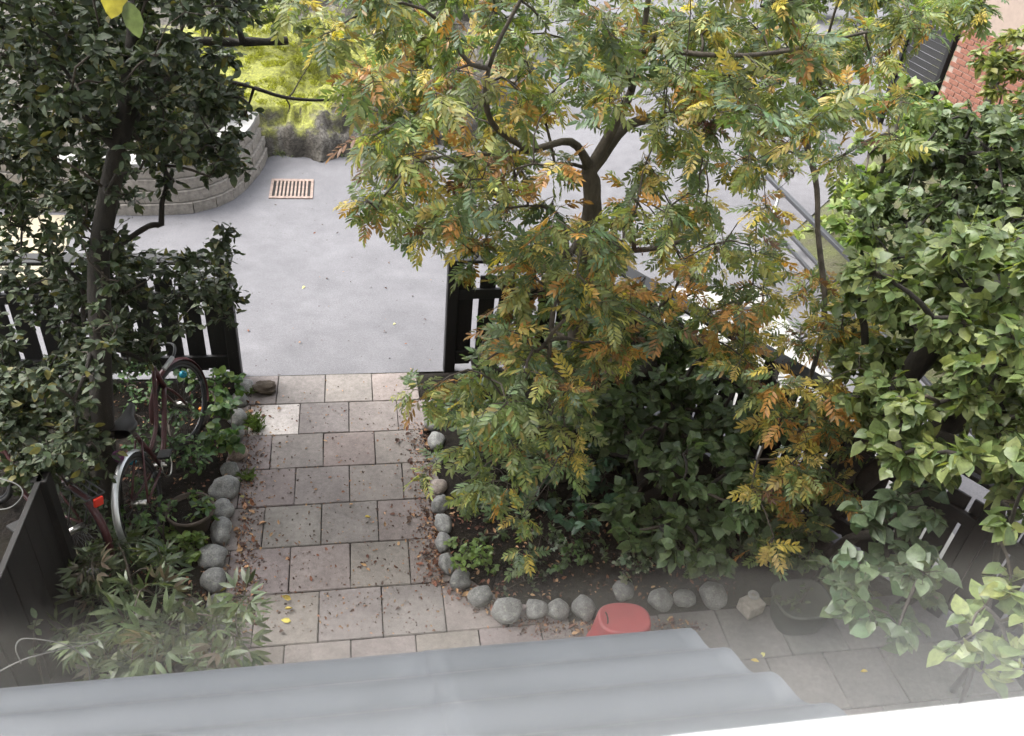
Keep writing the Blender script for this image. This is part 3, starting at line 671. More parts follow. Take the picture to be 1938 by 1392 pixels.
FRAME = (0, 1938, 0, 1392)
def plant(name, label, cat, base, starts, clusters, K, size, mat, bark, per_twig=5, droop=0.25, up=0.75, n_ind=300, group=None, tip_r=0.0022, thick=0.012,
          autumn=None, spread=1.0, extra_ind=(), pe=0.42, flatrand=0.45, twig_mat=None, upbias=0.15, size_j=0.22):
    """starts: list of (points, radii) first limbs; clusters: list of (centre, radius, n leaves)"""
    base = np.asarray(base, float)
    root = tag(empty(name, base), label, cat, group)
    nodes = []; par = []; fixr = []
    def add_poly(P, R=None, attach=None):
        prev = attach
        for i, p in enumerate(P):
            nodes.append(np.asarray(p, float)); par.append(prev); fixr.append(R[i] if R is not None else 0.0); prev = len(nodes)-1
        return prev
    for P, R, at in starts:
        P = smooth_path(P, 4) if len(P) > 2 else smooth_path([P[0], (np.array(P[0])+np.array(P[-1]))/2, P[-1]], 3)
        R = np.interp(np.linspace(0, 1, len(P)), np.linspace(0, 1, len(R)), R)
        a = None
        if at and nodes: a = int(np.argmin(np.linalg.norm(np.array(nodes)-P[0], axis=1)))
        add_poly(P if a is None else P[1:], R if a is None else R[1:], a)
    n_start = len(nodes)
    ref = nodes[min(len(nodes)-1, 6)]
    order = np.argsort([np.linalg.norm(c[0]-ref) for c in clusters])
    tips = []
    for i in order:
        c, r, n = clusters[i]; A = np.array(nodes)
        d = np.linalg.norm(A-c, axis=1) + 0.6*np.maximum(0, A[:, 2]-c[2]-0.6)
        k = int(np.argmin(d)); a = nodes[k]; ln = np.linalg.norm(c-a)
        if ln < 0.02: tips.append((k, i)); continue
        m = max(2, int(ln/0.12)+1)
        bow = rng.normal(0, 0.07, 3)*ln + np.array([0, 0, 0.12*ln])
        P = [a+(c-a)*t+bow*4*t*(1-t) for t in np.linspace(0, 1, m+1)[1:]]
        last = add_poly(P, None, k); tips.append((last, i))
    cnt = np.zeros(len(nodes)); ch = [[] for _ in nodes]
    for k, i in tips: cnt[k] += clusters[i][2]
    for k in range(len(nodes)-1, -1, -1):
        if par[k] is not None: cnt[par[k]] += cnt[k]; ch[par[k]].append(k)
    rad = np.maximum(tip_r*np.power(np.maximum(cnt, 1), pe), np.array(fixr))
    for k in range(len(nodes)):
        if par[k] is not None and fixr[k] == 0: rad[k] = min(rad[k], rad[par[k]]*0.9)
    tw = Acc(); seen = set(); first = True
    roots = [k for k in range(len(nodes)) if par[k] is None]
    stack = [(k, None) for k in roots]
    while stack:
        k, pk = stack.pop()
        chain = ([pk] if pk is not None else []) + [k]
        while ch[chain[-1]]:
            cs_ = sorted(ch[chain[-1]], key=lambda q: -rad[q]*1e3-cnt[q])
            for q in cs_[1:]: stack.append((q, chain[-1]))
            chain.append(cs_[0])
        if len(chain) < 2: continue
        P = np.array([nodes[q] for q in chain]); R = np.array([rad[q] for q in chain])
        if pk is not None: R[0] = min(R[0], R[1]*1.15)
        if pk is None and P[0][2] < 0.25: R[0] *= 1.25
        if R.max() > thick:
            v, f_ = tube_np(P-base, R, 10 if R.max() > 0.03 else 7)
            v += 0.06*np.interp(np.arange(len(v))//(10 if R.max() > 0.03 else 7), np.arange(len(R)), R)[:, None]*rng.normal(0, 1, v.shape)
            link('trunk' if pk is None else 'branch', npmesh('trunk' if pk is None else 'branch', v, f_), bark, root)
        else: tw.tube(P-base, R, 5)
    # leaves
    pos = []; dr = []; nm = []; cl = []
    cx = np.array([base[0], base[1], 0])
    for i, (c, r, n) in enumerate(clusters):
        mt = max(2, int(round(n/per_twig)))
        for t_ in range(mt):
            out = np.array([c[0]-cx[0], c[1]-cx[1], 0]); out /= np.linalg.norm(out)+0.3
            d = rng.normal(0, 1, 3)*np.array([1, 1, 0.75])*spread + 0.35*out + np.array([0, 0, upbias]); d /= np.linalg.norm(d)
            ln = r*rng.uniform(0.55, 1.1)
            e = c + d*ln; m_ = (c+e)/2 + rng.normal(0, 0.06, 3)*ln + np.array([0, 0, 0.05*ln])
            tw.tube(np.array([c, m_, e])-base, [tip_r*1.3, tip_r, tip_r*0.6], 4)
            nl = per_twig if t_ < mt-1 else max(1, n-per_twig*(mt-1))
            for q in range(nl):
                t = 0.25+0.75*(q+rng.random()*0.8)/nl
                p = (1-t)**2*c+2*t*(1-t)*m_+t*t*e if True else c
                ld = d*0.5 + rng.normal(0, 0.75, 3)*np.array([1, 1, 0.5]) + np.array([0, 0, -droop]); ld /= np.linalg.norm(ld)
                nn = np.array([0, 0, up]) + rng.normal(0, flatrand, 3); nn -= ld*(nn @ ld); nn /= np.linalg.norm(nn)+1e-6
                pos.append(p); dr.append(ld); nm.append(nn); cl.append(i)
    pos = np.array(pos); dr = np.array(dr); nm = np.array(nm); cl = np.array(cl)
    if tw.n:
        o = link('twigs', tw.mesh('twigs'), twig_mat or M['twig'], root); o['kind'] = 'stuff'
    nL = len(pos); X = np.cross(dr, nm)
    S = size*np.clip(rng.normal(1, size_j, nL), 0.5, 1.5)
    kc = np.array([k[3] for k in K]); kid = rng.integers(0, len(K), nL)
    if autumn is not None:
        groups = {c: np.where(kc == c)[0] for c in np.unique(kc)}
        twc = {}
        for i in range(nL):
            key = (cl[i], i//per_twig)
            if key not in twc:
                w = autumn(clusters[cl[i]][0]); ks = [c for c in w if c in groups]; p = np.array([w[c] for c in ks], float); twc[key] = (ks, p/p.sum())
                twc[key] = (ks, p/p.sum(), ks[rng.choice(len(ks), p=p/p.sum())])
            ks, p, dom = twc[key]
            c = dom if rng.random() < 0.6 else ks[rng.choice(len(ks), p=p)]
            kid[i] = rng.choice(groups[c])
    R3 = np.stack([X, dr, nm], -1)*S[:, None, None]
    # individuals: nearest leaf of every picture cell, largest first
    q = pj(pos); vis = (q[:, 0] > -10) & (q[:, 0] < 1948) & (q[:, 1] > -10) & (q[:, 1] < 1400) & (q[:, 2] > 0)
    px = S*FPX/np.maximum(q[:, 2], 0.1)
    ind = np.zeros(nL, bool)
    if n_ind:
        cell = (np.floor(q[:, 0]/22)*1000+np.floor(q[:, 1]/22)).astype(np.int64); best = {}
        for i in np.where(vis)[0]:
            if cell[i] not in best or q[i, 2] < q[best[cell[i]], 2]: best[cell[i]] = i
        pick = np.array(list(best.values()), int)
        if len(pick):
            pick = pick[np.argsort(-px[pick])][:n_ind]; pick = pick[px[pick] > 9]; ind[pick] = True
    meshes = {}
    for i in np.where(ind)[0]:
        k = int(kid[i])
        if k not in meshes:
            V, F, c, _ = K[k]; me = npmesh('leaf', V, F, c); me.materials.append(mat); meshes[k] = me
        o = bpy.data.objects.new('leaf', meshes[k]); COL.objects.link(o); o.parent = root
        R = R3[i]; p = pos[i]-base
        o.matrix_basis = Matrix(((R[0, 0], R[0, 1], R[0, 2], p[0]), (R[1, 0], R[1, 1], R[1, 2], p[1]), (R[2, 0], R[2, 1], R[2, 2], p[2]), (0, 0, 0, 1)))
    VV = []; FF = []; CC = []; off = 0
    for k in range(len(K)):
        sel = np.where((kid == k) & ~ind)[0]
        if not len(sel): continue
        V, F, c, _ = K[k]
        v = np.einsum('nij,vj->nvi', R3[sel], V) + (pos[sel]-base)[:, None, :]
        VV.append(v.reshape(-1, 3)); FF.append((F[None]+(np.arange(len(sel))*len(V))[:, None, None]).reshape(-1, 3)+off)
        CC.append((c[None]*rng.uniform(0.82, 1.18, (len(sel), 1, 1))).reshape(-1, 3)); off += len(sel)*len(V)
    if VV:
        o = link('foliage', npmesh('foliage', np.concatenate(VV), np.concatenate(FF), np.concatenate(CC)), mat, root); o['kind'] = 'stuff'
    return root
def fill(poly, step, dist, rj=0.75, cov=2.5, leaf_px_area=None, size=0.08, layers=1, dl=0.45, aspect=0.42, jit=0.35):
    """clusters spread through a leafy volume: outline in the picture, depth from dist(x, y)"""
    P = np.array(poly, float); x0, y0 = P.min(0); x1, y1 = P.max(0); out = []
    for ly in range(layers):
        for gx_ in np.arange(x0+step/2, x1+1, step):
            for gy_ in np.arange(y0+step/2, y1+1, step):
                x = gx_+rng.normal(0, jit*step); y = gy_+rng.normal(0, jit*step)
                if poly_dist(np.array([x]), np.array([y]), P)[0] < -step*0.15: continue
                D = dist(x, y)+ly*dl+rng.normal(0, 0.16)
                c = pd(x, y, D)
                if c[2] < 0.06: c = gz(x, y, 0.10+rng.random()*0.1)
                rp = step*rj; r = rp*D/FPX; lp = (size*FPX/D)**2*aspect
                n = int(round(cov*step*step*rng.uniform(0.6, 1.4)/lp))
                if n > 0: out.append((c, r, n))
    return out

# ------------------------------------------------------------------ rowan
G, YG, YE, OR, BR = 'green', 'yellowgreen', 'yellow', 'orange', 'brown'
ROWPAL = [((0.16, 0.205, 0.075), 4, G), ((0.135, 0.20, 0.11), 2, G), ((0.115, 0.16, 0.065), 3, G), ((0.23, 0.27, 0.09), 3, YG), ((0.29, 0.30, 0.10), 2, YG),
          ((0.55, 0.42, 0.10), 2, YE), ((0.42, 0.34, 0.10), 2, YE), ((0.44, 0.23, 0.065), 3, OR), ((0.36, 0.19, 0.065), 2, OR), ((0.15, 0.075, 0.04), 2, BR), ((0.09, 0.045, 0.028), 1, BR)]
ROWK = kit(FROND, ROWPAL, 44, 3)
ROWC = """640,50,50 740,40,60 830,60,60 930,40,60 1030,60,60 1130,50,60 1230,40,60 1330,60,70 1430,50,70 1530,70,60 1620,60,50 1700,40,50 1780,20,40 1850,5,40
560,10,34 700,140,50 790,130,50 880,120,50 980,150,50 1090,120,60 1180,130,60 1280,120,60 1380,130,60 1480,130,60 1570,170,50 1660,110,36 1700,190,34
760,210,55 850,200,50 940,240,50 1040,200,40 1160,200,36 1260,210,48 1350,220,48 1440,210,55 1530,230,45 1690,260,26
720,290,50 800,300,55 890,310,55 980,300,50 1050,310,30 1220,310,34 1320,300,40 1410,300,40 1500,300,40 1590,300,24
710,380,45 790,390,50 880,390,50 960,390,50 1050,400,42 1190,380,36 1260,400,40 1350,390,40  1440,390,22
830,440,30 910,450,46 990,460,50 1080,460,48 1170,470,40 1260,450,42 1350,470,40 1430,470,36
960,560,50 1040,540,60 1130,560,60 1220,540,36 1310,500,28 1400,560,44 1480,540,50 1560,540,46 1620,510,34
940,640,40 1000,640,56 1080,640,60 1170,640,50 1250,620,38 1340,640,42 1430,640,52 1520,640,56 1600,620,46
795,745,36 870,730,46 960,730,52 1050,730,48 1130,700,38 1470,720,48 1550,720,44 1620,690,32
1050,810,38 900,830,42 980,850,42 820,885,24 1470,800,38 1540,800,42 1590,840,26
960,900,42 900,915,30 1085,850,28 1490,880,46 1560,900,42 1610,930,22
985,980,30 1003,1050,24 1450,980,42 1505,1000,36 1440,1045,28
1430,930,30 1530,850,36 1580,760,36 1500,940,36 1470,1020,30 1400,680,34 1010,690,40 1060,880,30 930,780,40 910,700,30 1100,780,30 1120,430,40 1130,500,44 1100,560,40 1180,560,40 1290,560,34 1340,580,34"""
rc = []
ROWC += ' '+' '.join(f'{int(x)},{int(y)},60' for y in (-45, -150) for x in range(720 if y > -100 else 900, 1650 if y > -100 else 1400, 150))  # unseen crown tops above the view, also added for their shade below
for w in ROWC.split():
    x, y, r = map(float, w.split(','))
    for rep in range(4 if 130 < y < 500 else 3 if y < 500 else 2):
        if y < 150: Y = rng.uniform(-2.3, -0.2)
        elif y < 480: Y = rng.uniform(-2.7, -0.8)
        elif x > 1380 and y > 640 or (y > 640 and x < 1100): Y = rng.uniform(-2.95, -2.25)
        else: Y = rng.uniform(-2.6, -1.4)
        xx, yy_ = x+rng.normal(0, r*0.3), y+rng.normal(0, r*0.3)
        c = gy(xx, yy_, Y)
        if c[2] < 0.25: c = gz(xx, yy_, 0.3)
        D = np.linalg.norm(c-C0); rm = r*D/FPX
        lp = (0.138*FPX/D)**2*0.27
        n = int(round(1.75*math.pi*r*r/lp*(1.0 if rep == 0 else 0.6)))
        rc.append((c, rm*0.95, max(3, n)))
def Pg(L): return [gy(x, y, Y) for x, y, Y in L]
row_starts = [
    ([(1.811, -1.464, 0.0), (1.795, -1.47, 0.8), (1.77, -1.462, 1.6), (1.75, -1.464, 2.27), (1.70, -1.46, 2.55)], [0.08, 0.066, 0.062, 0.06, 0.052], False),
    (Pg([(1118, 318, -1.46), (1080, 268, -1.6), (1000, 285, -1.85), (900, 292, -2.0), (800, 300, -2.1)]), [0.0324, 0.0230, 0.0158, 0.0115, 0.0065], True),
    (Pg([(1122, 312, -1.46), (1158, 245, -1.42), (1195, 170, -1.4), (1215, 80, -1.3), (1235, -60, -1.2), (1260, -200, -1.1)]), [0.0360, 0.0302, 0.0245, 0.0187, 0.0144, 0.0086], True),
    (Pg([(1125, 320, -1.46), (1185, 238, -1.30), (1290, 215, -1.1), (1400, 205, -1.0), (1500, 230, -1.1), (1542, 330, -1.4), (1548, 440, -1.6)]), [0.0374, 0.0331, 0.0274, 0.0202, 0.0144, 0.0094, 0.0065], True),
    (Pg([(1195, 170, -1.4), (1200, 98, -1.6), (1370, 105, -1.7), (1490, 95, -1.6), (1640, 60, -1.4)]), [0.0187, 0.0173, 0.0144, 0.0101, 0.0058], True),
    (Pg([(1112, 410, -1.46), (1180, 470, -1.7), (1270, 462, -1.85), (1345, 430, -1.9)]), [0.0216, 0.0187, 0.0144, 0.0072], True),
    (Pg([(1000, 285, -1.85), (930, 230, -2.1), (925, 130, -2.1), (985, 0, -2.0), (1060, -120, -1.9)]), [0.0095, 0.008, 0.0075, 0.007, 0.005], True),
    (Pg([(1548, 440, -1.6), (1560, 600, -1.9), (1520, 760, -2.0), (1480, 900, -2.05)]), [0.0065, 0.0058, 0.0043, 0.0029], True),
    (Pg([(1110, 430, -1.46), (1060, 520, -1.85), (1040, 660, -2.05), (1040, 800, -2.0)]), [0.0130, 0.0101, 0.0072, 0.0043], True)]
def row_aut(c):
    x, y, _ = pj(c)
    a = 0.22 + 0.14*math.exp(-((x-1250)/330)**2-((y-520)/330)**2) + 0.35*math.exp(-((x-1500)/110)**2-((y-830)/220)**2) + 0.15*math.exp(-((x-860)/160)**2-((y-300)/90)**2)
    if y < 110: a *= 0.62
    a = min(a, 0.72)
    return {G: (1-a)*0.80, YG: (1-a)*0.30+0.04, YE: a*0.50, OR: a*0.40, BR: a*0.10}
rowan = plant('rowan_tree', 'rowan tree with green and orange autumn leaves over the middle of the view', 'tree', (1.811, -1.464, 0), row_starts, rc, ROWK, 0.138, mat_leaf('rowan_leaf', 0.44), M['bark'],
      per_twig=5, droop=0.36, up=0.85, autumn=row_aut, n_ind=300, tip_r=0.0021, pe=0.335)
# withered berry clusters on the rowan
ba = Acc(); ico = bmesh.new(); bmesh.ops.create_icosphere(ico, subdivisions=1, radius=1)
IV = np.array([v.co[:] for v in ico.verts]); IF = np.array([[v.index for v in f.verts] for f in ico.faces]); ico.free()
for x, y, Y in ((950, 130, -1.9), (1345, 240, -1.6), (1210, 470, -1.9), (870, 240, -2.1), (1045, 760, -2.1), (1275, 50, -1.4), (1480, 690, -2.0), (1540, 790, -2.1)):
    c = gy(x, y, Y)-np.array([1.811, -1.464, 0])
    for _ in range(26): ba.add(IV*rng.uniform(0.0035, 0.0055)+c+rng.normal(0, 1, 3)*np.array([0.03, 0.03, 0.018]), IF)
link('berries', ba.mesh('berries'), mat_simple('withered_berry', (0.10, 0.035, 0.02), 0.6), rowan)['kind'] = 'stuff'

# ------------------------------------------------------------------ dark broadleaf tree at the left
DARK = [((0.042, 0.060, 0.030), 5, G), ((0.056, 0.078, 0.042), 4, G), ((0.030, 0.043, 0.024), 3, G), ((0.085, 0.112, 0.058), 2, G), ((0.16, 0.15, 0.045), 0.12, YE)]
DARKK = kit(OVAL, DARK, 26, 5)
dt = lambda x, y: 5.2+0.9*min(1, max(0, y-60)/500)+rng.uniform(-0.5, 0.5)
lc = fill([(-60, -40), (470, -40), (450, 60), (345, 60), (350, 120), (440, 160), (470, 230), (480, 290), (440, 330), (330, 310), (250, 250), (190, 330), (190, 420), (120, 400), (60, 350), (-60, 420)], 46, dt, cov=3.0, size=0.056, layers=2, dl=0.6)
lc += fill([(250, 230), (420, 260), (440, 330), (400, 340), (300, 390), (240, 380)], 42, dt, cov=1.7, size=0.056)
lc += fill([(90, 500), (250, 490), (330, 455), (430, 440), (470, 400), (500, 400), (450, 460), (460, 560), (400, 600), (330, 590), (330, 680), (260, 720), (80, 740), (-40, 740), (-40, 480)], 48, lambda x, y: 6.2+rng.uniform(-0.35, 0.35), cov=3.0, size=0.055)
lc += fill([(-30, 400), (90, 360), (200, 350), (260, 380), (200, 470), (60, 500), (-30, 500)], 44, lambda x, y: 5.7+rng.uniform(-0.3, 0.3), cov=1.7, size=0.055)
lc += fill([(60, 40), (330, 60), (440, 110), (450, 290), (330, 330), (200, 280), (120, 200)], 46, lambda x, y: 5.0+rng.uniform(-0.35, 0.4), cov=2.6, size=0.055)
lc += fill([(150, 400), (255, 400), (250, 700), (150, 720)], 48, lambda x, y: 5.45+rng.uniform(-0.2, 0.2), cov=1.2, size=0.055)
lc += fill([(330, 500), (450, 470), (462, 560), (440, 610), (380, 600), (330, 580)], 42, lambda x, y: 6.5+rng.uniform(-0.3, 0.3), cov=1.4, size=0.055)
lc += fill([(100, 520), (330, 500), (330, 640), (250, 700), (100, 700)], 44, lambda x, y: 6.3+rng.uniform(-0.4, 0.4), cov=1.6, size=0.055)
lc += fill([(60, 820), (190, 800), (215, 900), (150, 920), (60, 900)], 44, lambda x, y: 5.6+rng.uniform(-0.2, 0.2), cov=2.4, size=0.055)
lc += fill([(-40, 720), (170, 700), (170, 880), (60, 900), (-40, 880)], 50, lambda x, y: 5.7+rng.uniform(-0.3, 0.3), cov=4.5, size=0.056, layers=2, dl=0.4)
lc += fill([(-40, 330), (70, 400), (130, 430), (120, 520), (-40, 520)], 44, dt, cov=1.4, size=0.056)
lc += fill([(-420, -60), (480, -60), (520, -420), (100, -560), (-420, -480)], 90, lambda x, y: 5.0+rng.uniform(-1.2, 0.9), cov=3.2, size=0.08)  # unseen crown above the view, added to shade the path
ltb = np.array([-1.40, -1.73, 0])
lt_starts = [([ltb, gy(197, 830, -1.68), gy(190, 640, -1.58), gy(190, 470, -1.48), gy(215, 320, -1.38), gy(236, 230, -1.3), gy(250, 110, -1.2), gy(262, -40, -1.1), gy(270, -260, -1.0)], [0.085, 0.066, 0.062, 0.058, 0.055, 0.05, 0.044, 0.036, 0.022], False),
             ([gy(236, 200, -1.28), pd(300, 88, 5.75), pd(365, 79, 5.9), pd(460, 79, 5.95), pd(545, 77, 5.97)], [0.036, 0.033, 0.031, 0.030, 0.027], True),
             ([gy(225, 280, -1.33), pd(300, 160, 5.6), pd(372, 146, 5.75), pd(460, 160, 5.7), pd(540, 184, 5.7), pd(620, 189, 5.68), pd(655, 178, 5.66), pd(690, 180, 5.66)], [0.026, 0.02, 0.015, 0.013, 0.011, 0.009, 0.005, 0.003], True),
             ([pd(540, 184, 5.7), pd(548, 200, 5.7), pd(544, 215, 5.7)], [0.006, 0.004, 0.002], True), ([pd(550, 183, 5.7), pd(568, 150, 5.75), pd(590, 115, 5.8)], [0.006, 0.004, 0.002], True),
             ([gy(192, 480, -1.48), pd(230, 460, 5.75), pd(280, 428, 5.8), pd(305, 425, 5.8)], [0.012, 0.008, 0.005, 0.003], True)]
ltree = plant('broadleaf_tree', 'dark green broadleaf tree filling the upper left corner', 'tree', ltb, lt_starts, lc, DARKK, 0.056, M['leafdark'], M['bark2'], per_twig=7, droop=0.25, up=0.6, n_ind=300, tip_r=0.0017, pe=0.30)
# two leaves of the tree on a twig close to the window, seen from below
tip = pd(232, -60, 2.6)
acc = Acc(); acc.tube(np.array([(-1.05, -0.9, 3.65), (-0.7, -2.0, 4.35), tip+np.array([0, 0.1, 0.25]), tip])-ltb, [0.006, 0.005, 0.003, 0.002], 5)
acc.tube(np.array([tip, pd(222, -30, 2.6)])-ltb, 0.0015, 4); acc.tube(np.array([tip, pd(243, -10, 2.6)])-ltb, 0.0015, 4)
link('branch', acc.mesh('branch'), M['twig'], ltree)
for (a, b, w, colr, nm_) in (((222, -38), (210, 37), 0.30, (0.33, 0.28, 0.07), 'yellow hanging leaf'), ((240, 2), (265, 74), 0.24, (0.115, 0.145, 0.085), None)):
    A_, B_ = pd(*a, 2.6), pd(*b, 2.62); y = B_-A_; ln = np.linalg.norm(y); y = y/ln; z = C0-A_; z = z-y*(z @ y); z /= np.linalg.norm(z); x = np.cross(y, z)
    V, F = leaf_t([0, 0.1, 0.3, 0.6, 0.85, 1], [0, w*0.6, w, w*1.0, w*0.5, 0], 0.2, 0.1)
    V = V*ln @ np.stack([x, y, z], 0) + A_ - ltb
    o = link('leaf', npmesh('leaf', V, F, np.array(colr)), M['leaf'], ltree)
    if nm_: o['label'] = nm_

# ------------------------------------------------------------------ shrubs at the right
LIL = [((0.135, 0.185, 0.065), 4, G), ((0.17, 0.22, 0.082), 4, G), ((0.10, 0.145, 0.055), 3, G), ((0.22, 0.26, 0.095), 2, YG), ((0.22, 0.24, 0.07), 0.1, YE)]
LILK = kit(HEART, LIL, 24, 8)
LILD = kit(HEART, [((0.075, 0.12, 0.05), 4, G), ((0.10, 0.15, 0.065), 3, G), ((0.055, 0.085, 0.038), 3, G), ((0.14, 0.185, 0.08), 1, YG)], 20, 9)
GRN_ = [((0.07, 0.11, 0.05), 3, G), ((0.10, 0.145, 0.065), 3, G), ((0.05, 0.08, 0.04), 2, G)]
def stems(b, tops, r=0.016):
    out = []
    for i, t in enumerate(tops):
        b2 = np.array(b)+np.array([rng.normal(0, 0.08), rng.normal(0, 0.08), 0]); t = np.asarray(t)
        out.append(([b2, b2*0.6+t*0.4+np.array([0, 0, 0.15]), t], [r, r*0.75, r*0.5], False))
    return out
cC = fill([(1610, 520), (1700, 490), (1800, 455), (2150, 420), (2150, 960), (1830, 900), (1720, 880), (1640, 800), (1590, 660)], 58, lambda x, y: 4.7+rng.uniform(-0.45, 0.6), cov=4.8, size=0.064, aspect=0.5, layers=2, dl=0.6)
plant('lilac_shrub', 'tall light green lilac shrub with heart-shaped leaves at the right edge', 'shrub', (3.75, -2.2, 0), stems((3.75, -2.2, 0), [pd(1700, 700, 5.0), pd(1800, 600, 5.0), pd(1880, 750, 4.9)]), cC, LILK, 0.064, M['leaf'], M['bark2'], per_twig=6, droop=0.3, up=0.75, n_ind=300, group='lilac shrubs')
cD = fill([(1530, 1085), (1600, 1000), (1650, 930), (1770, 920), (1800, 1000), (1770, 1060), (1750, 1110), (1735, 1200), (1660, 1200), (1590, 1140)], 50, lambda x, y: 4.9+rng.uniform(-0.25, 0.3), cov=4.0, size=0.082, aspect=0.45)
plant('lilac_shrub', 'greyish green lilac boughs hanging over the patio in front of the side fence', 'shrub', (3.45, -2.6, 0), stems((3.45, -2.6, 0), [pd(1680, 1010, 5.0), pd(1720, 960, 5.1)], 0.012), cD, kit(HEART, [((0.10, 0.155, 0.085), 3, G), ((0.075, 0.12, 0.065), 3, G), ((0.13, 0.18, 0.10), 2, G)], 14, 12), 0.082, M['leaf'], M['bark2'], per_twig=5, droop=0.35, up=0.8, n_ind=200, group='lilac shrubs')
cF = fill([(1830, 890), (1960, 850), (1960, 1010), (1890, 1010)], 46, lambda x, y: 4.2+rng.uniform(-0.2, 0.3), cov=2.2, size=0.085, aspect=0.45) + fill([(1900, 1100), (1960, 1060), (1960, 1290), (1860, 1290), (1780, 1250), (1800, 1190)], 48, lambda x, y: 4.3+rng.uniform(-0.2, 0.2), cov=1.8, size=0.085, aspect=0.45)
plant('lilac_shrub', 'bright lilac sprays at the lower right edge above the patio', 'shrub', (3.9, -3.6, 0), stems((3.9, -3.6, 0), [pd(1900, 950, 4.4), pd(1920, 1180, 4.4)], 0.012), cF, LILK, 0.085, M['leaf'], M['bark2'], per_twig=5, droop=0.3, up=0.8, n_ind=120, group='lilac shrubs')
cE = fill([(1060, 560), (1200, 530), (1300, 620), (1420, 740), (1440, 900), (1400, 1040), (1260, 1080), (1190, 1010), (1150, 860), (1060, 760)], 52, lambda x, y: 6.6-1.0*min(1, max(0, (y-550)/500))+rng.uniform(-0.3, 0.4), cov=4.0, size=0.074, aspect=0.5, layers=2, dl=0.35)
cE += fill([(1380, 700), (1500, 740), (1640, 800), (1680, 900), (1610, 960), (1530, 1050), (1420, 1060), (1400, 900)], 50, lambda x, y: 5.95+rng.uniform(-0.2, 0.25), cov=2.6, size=0.082, aspect=0.5)
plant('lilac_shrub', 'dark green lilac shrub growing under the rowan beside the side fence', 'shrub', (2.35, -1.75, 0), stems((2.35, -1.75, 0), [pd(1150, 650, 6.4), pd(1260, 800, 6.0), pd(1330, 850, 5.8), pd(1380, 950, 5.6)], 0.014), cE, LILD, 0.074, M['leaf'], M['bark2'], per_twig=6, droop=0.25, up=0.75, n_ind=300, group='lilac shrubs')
cH = fill([(900, 640), (970, 590), (1080, 680), (1080, 840), (1000, 900), (900, 880), (850, 780)], 46, lambda x, y: 7.0-0.9*min(1, max(0, (y-600)/300))+rng.uniform(-0.2, 0.2), cov=3.4, size=0.07)
plant('garden_shrub', 'low dark shrub against the short fence right of the gate', 'shrub', (1.25, -0.4, 0), stems((1.25, -0.4, 0), [pd(900, 680, 7.0), pd(950, 660, 7.0)], 0.01), cH, kit(OVAL, GRN_, 14, 21), 0.075, M['leaf'], M['bark2'], per_twig=6, n_ind=120)
cB = fill([(1640, 400), (1720, 300), (1780, 230), (2150, 170), (2150, 460), (1800, 470), (1700, 500), (1620, 470)], 42, lambda x, y: 9.3+rng.uniform(-0.6, 0.6), cov=3.6, size=0.085, aspect=0.45, layers=2, dl=0.7)
plant('evergreen_shrub', 'dense dark bluish green shrub at the upper right beyond the railing', 'shrub', (7.0, 0.9, 0), stems((7.0, 0.9, 0), [pd(1800, 350, 9.6), pd(1880, 300, 9.6), pd(1720, 420, 9.4)], 0.02), cB, kit(HEART, [((0.09, 0.125, 0.058), 4, G), ((0.125, 0.165, 0.08), 3, G), ((0.06, 0.085, 0.042), 3, G), ((0.17, 0.21, 0.11), 1, G)], 20, 14), 0.085, M['leaf'], M['bark2'], per_twig=8, n_ind=200)
cA = fill([(1590, 400), (1620, 290), (1660, 200), (1740, 160), (1820, 180), (1760, 250), (1700, 310), (1650, 400), (1640, 470), (1580, 480)], 42, lambda x, y: 10.0+rng.uniform(-0.5, 0.5), cov=4.5, size=0.11, aspect=0.45)
plant('deciduous_shrub', 'light yellowish green shrub between the road and the dark evergreen shrub', 'shrub', (6.6, 2.4, 0), stems((6.6, 2.4, 0), [pd(1640, 350, 10.0), pd(1700, 240, 10.2), pd(1610, 430, 9.8)], 0.018), cA, kit(HEART, [((0.16, 0.24, 0.06), 4, YG), ((0.11, 0.18, 0.05), 3, YG), ((0.22, 0.28, 0.09), 2, YG)], 16, 15), 0.11, M['leaf'], M['bark'], per_twig=7, n_ind=150)
cG = fill([(1862, 60), (2100, 0), (2100, 200), (1870, 190), (1850, 150)], 32, lambda x, y: 12.0+rng.uniform(-0.4, 0.4), cov=4.6, size=0.10)
plant('deciduous_shrub', 'yellow green airy shrub in front of the red brick wall', 'shrub', (8.4, 3.0, 0), stems((8.4, 3.0, 0), [pd(1880, 120, 12.6), pd(1920, 80, 12.6)], 0.018), cG, kit(OVAL, [((0.18, 0.21, 0.06), 3, YG), ((0.24, 0.24, 0.07), 2, YG), ((0.12, 0.16, 0.05), 2, YG)], 14, 16), 0.10, M['leaf'], M['bark'], per_twig=8, n_ind=80)
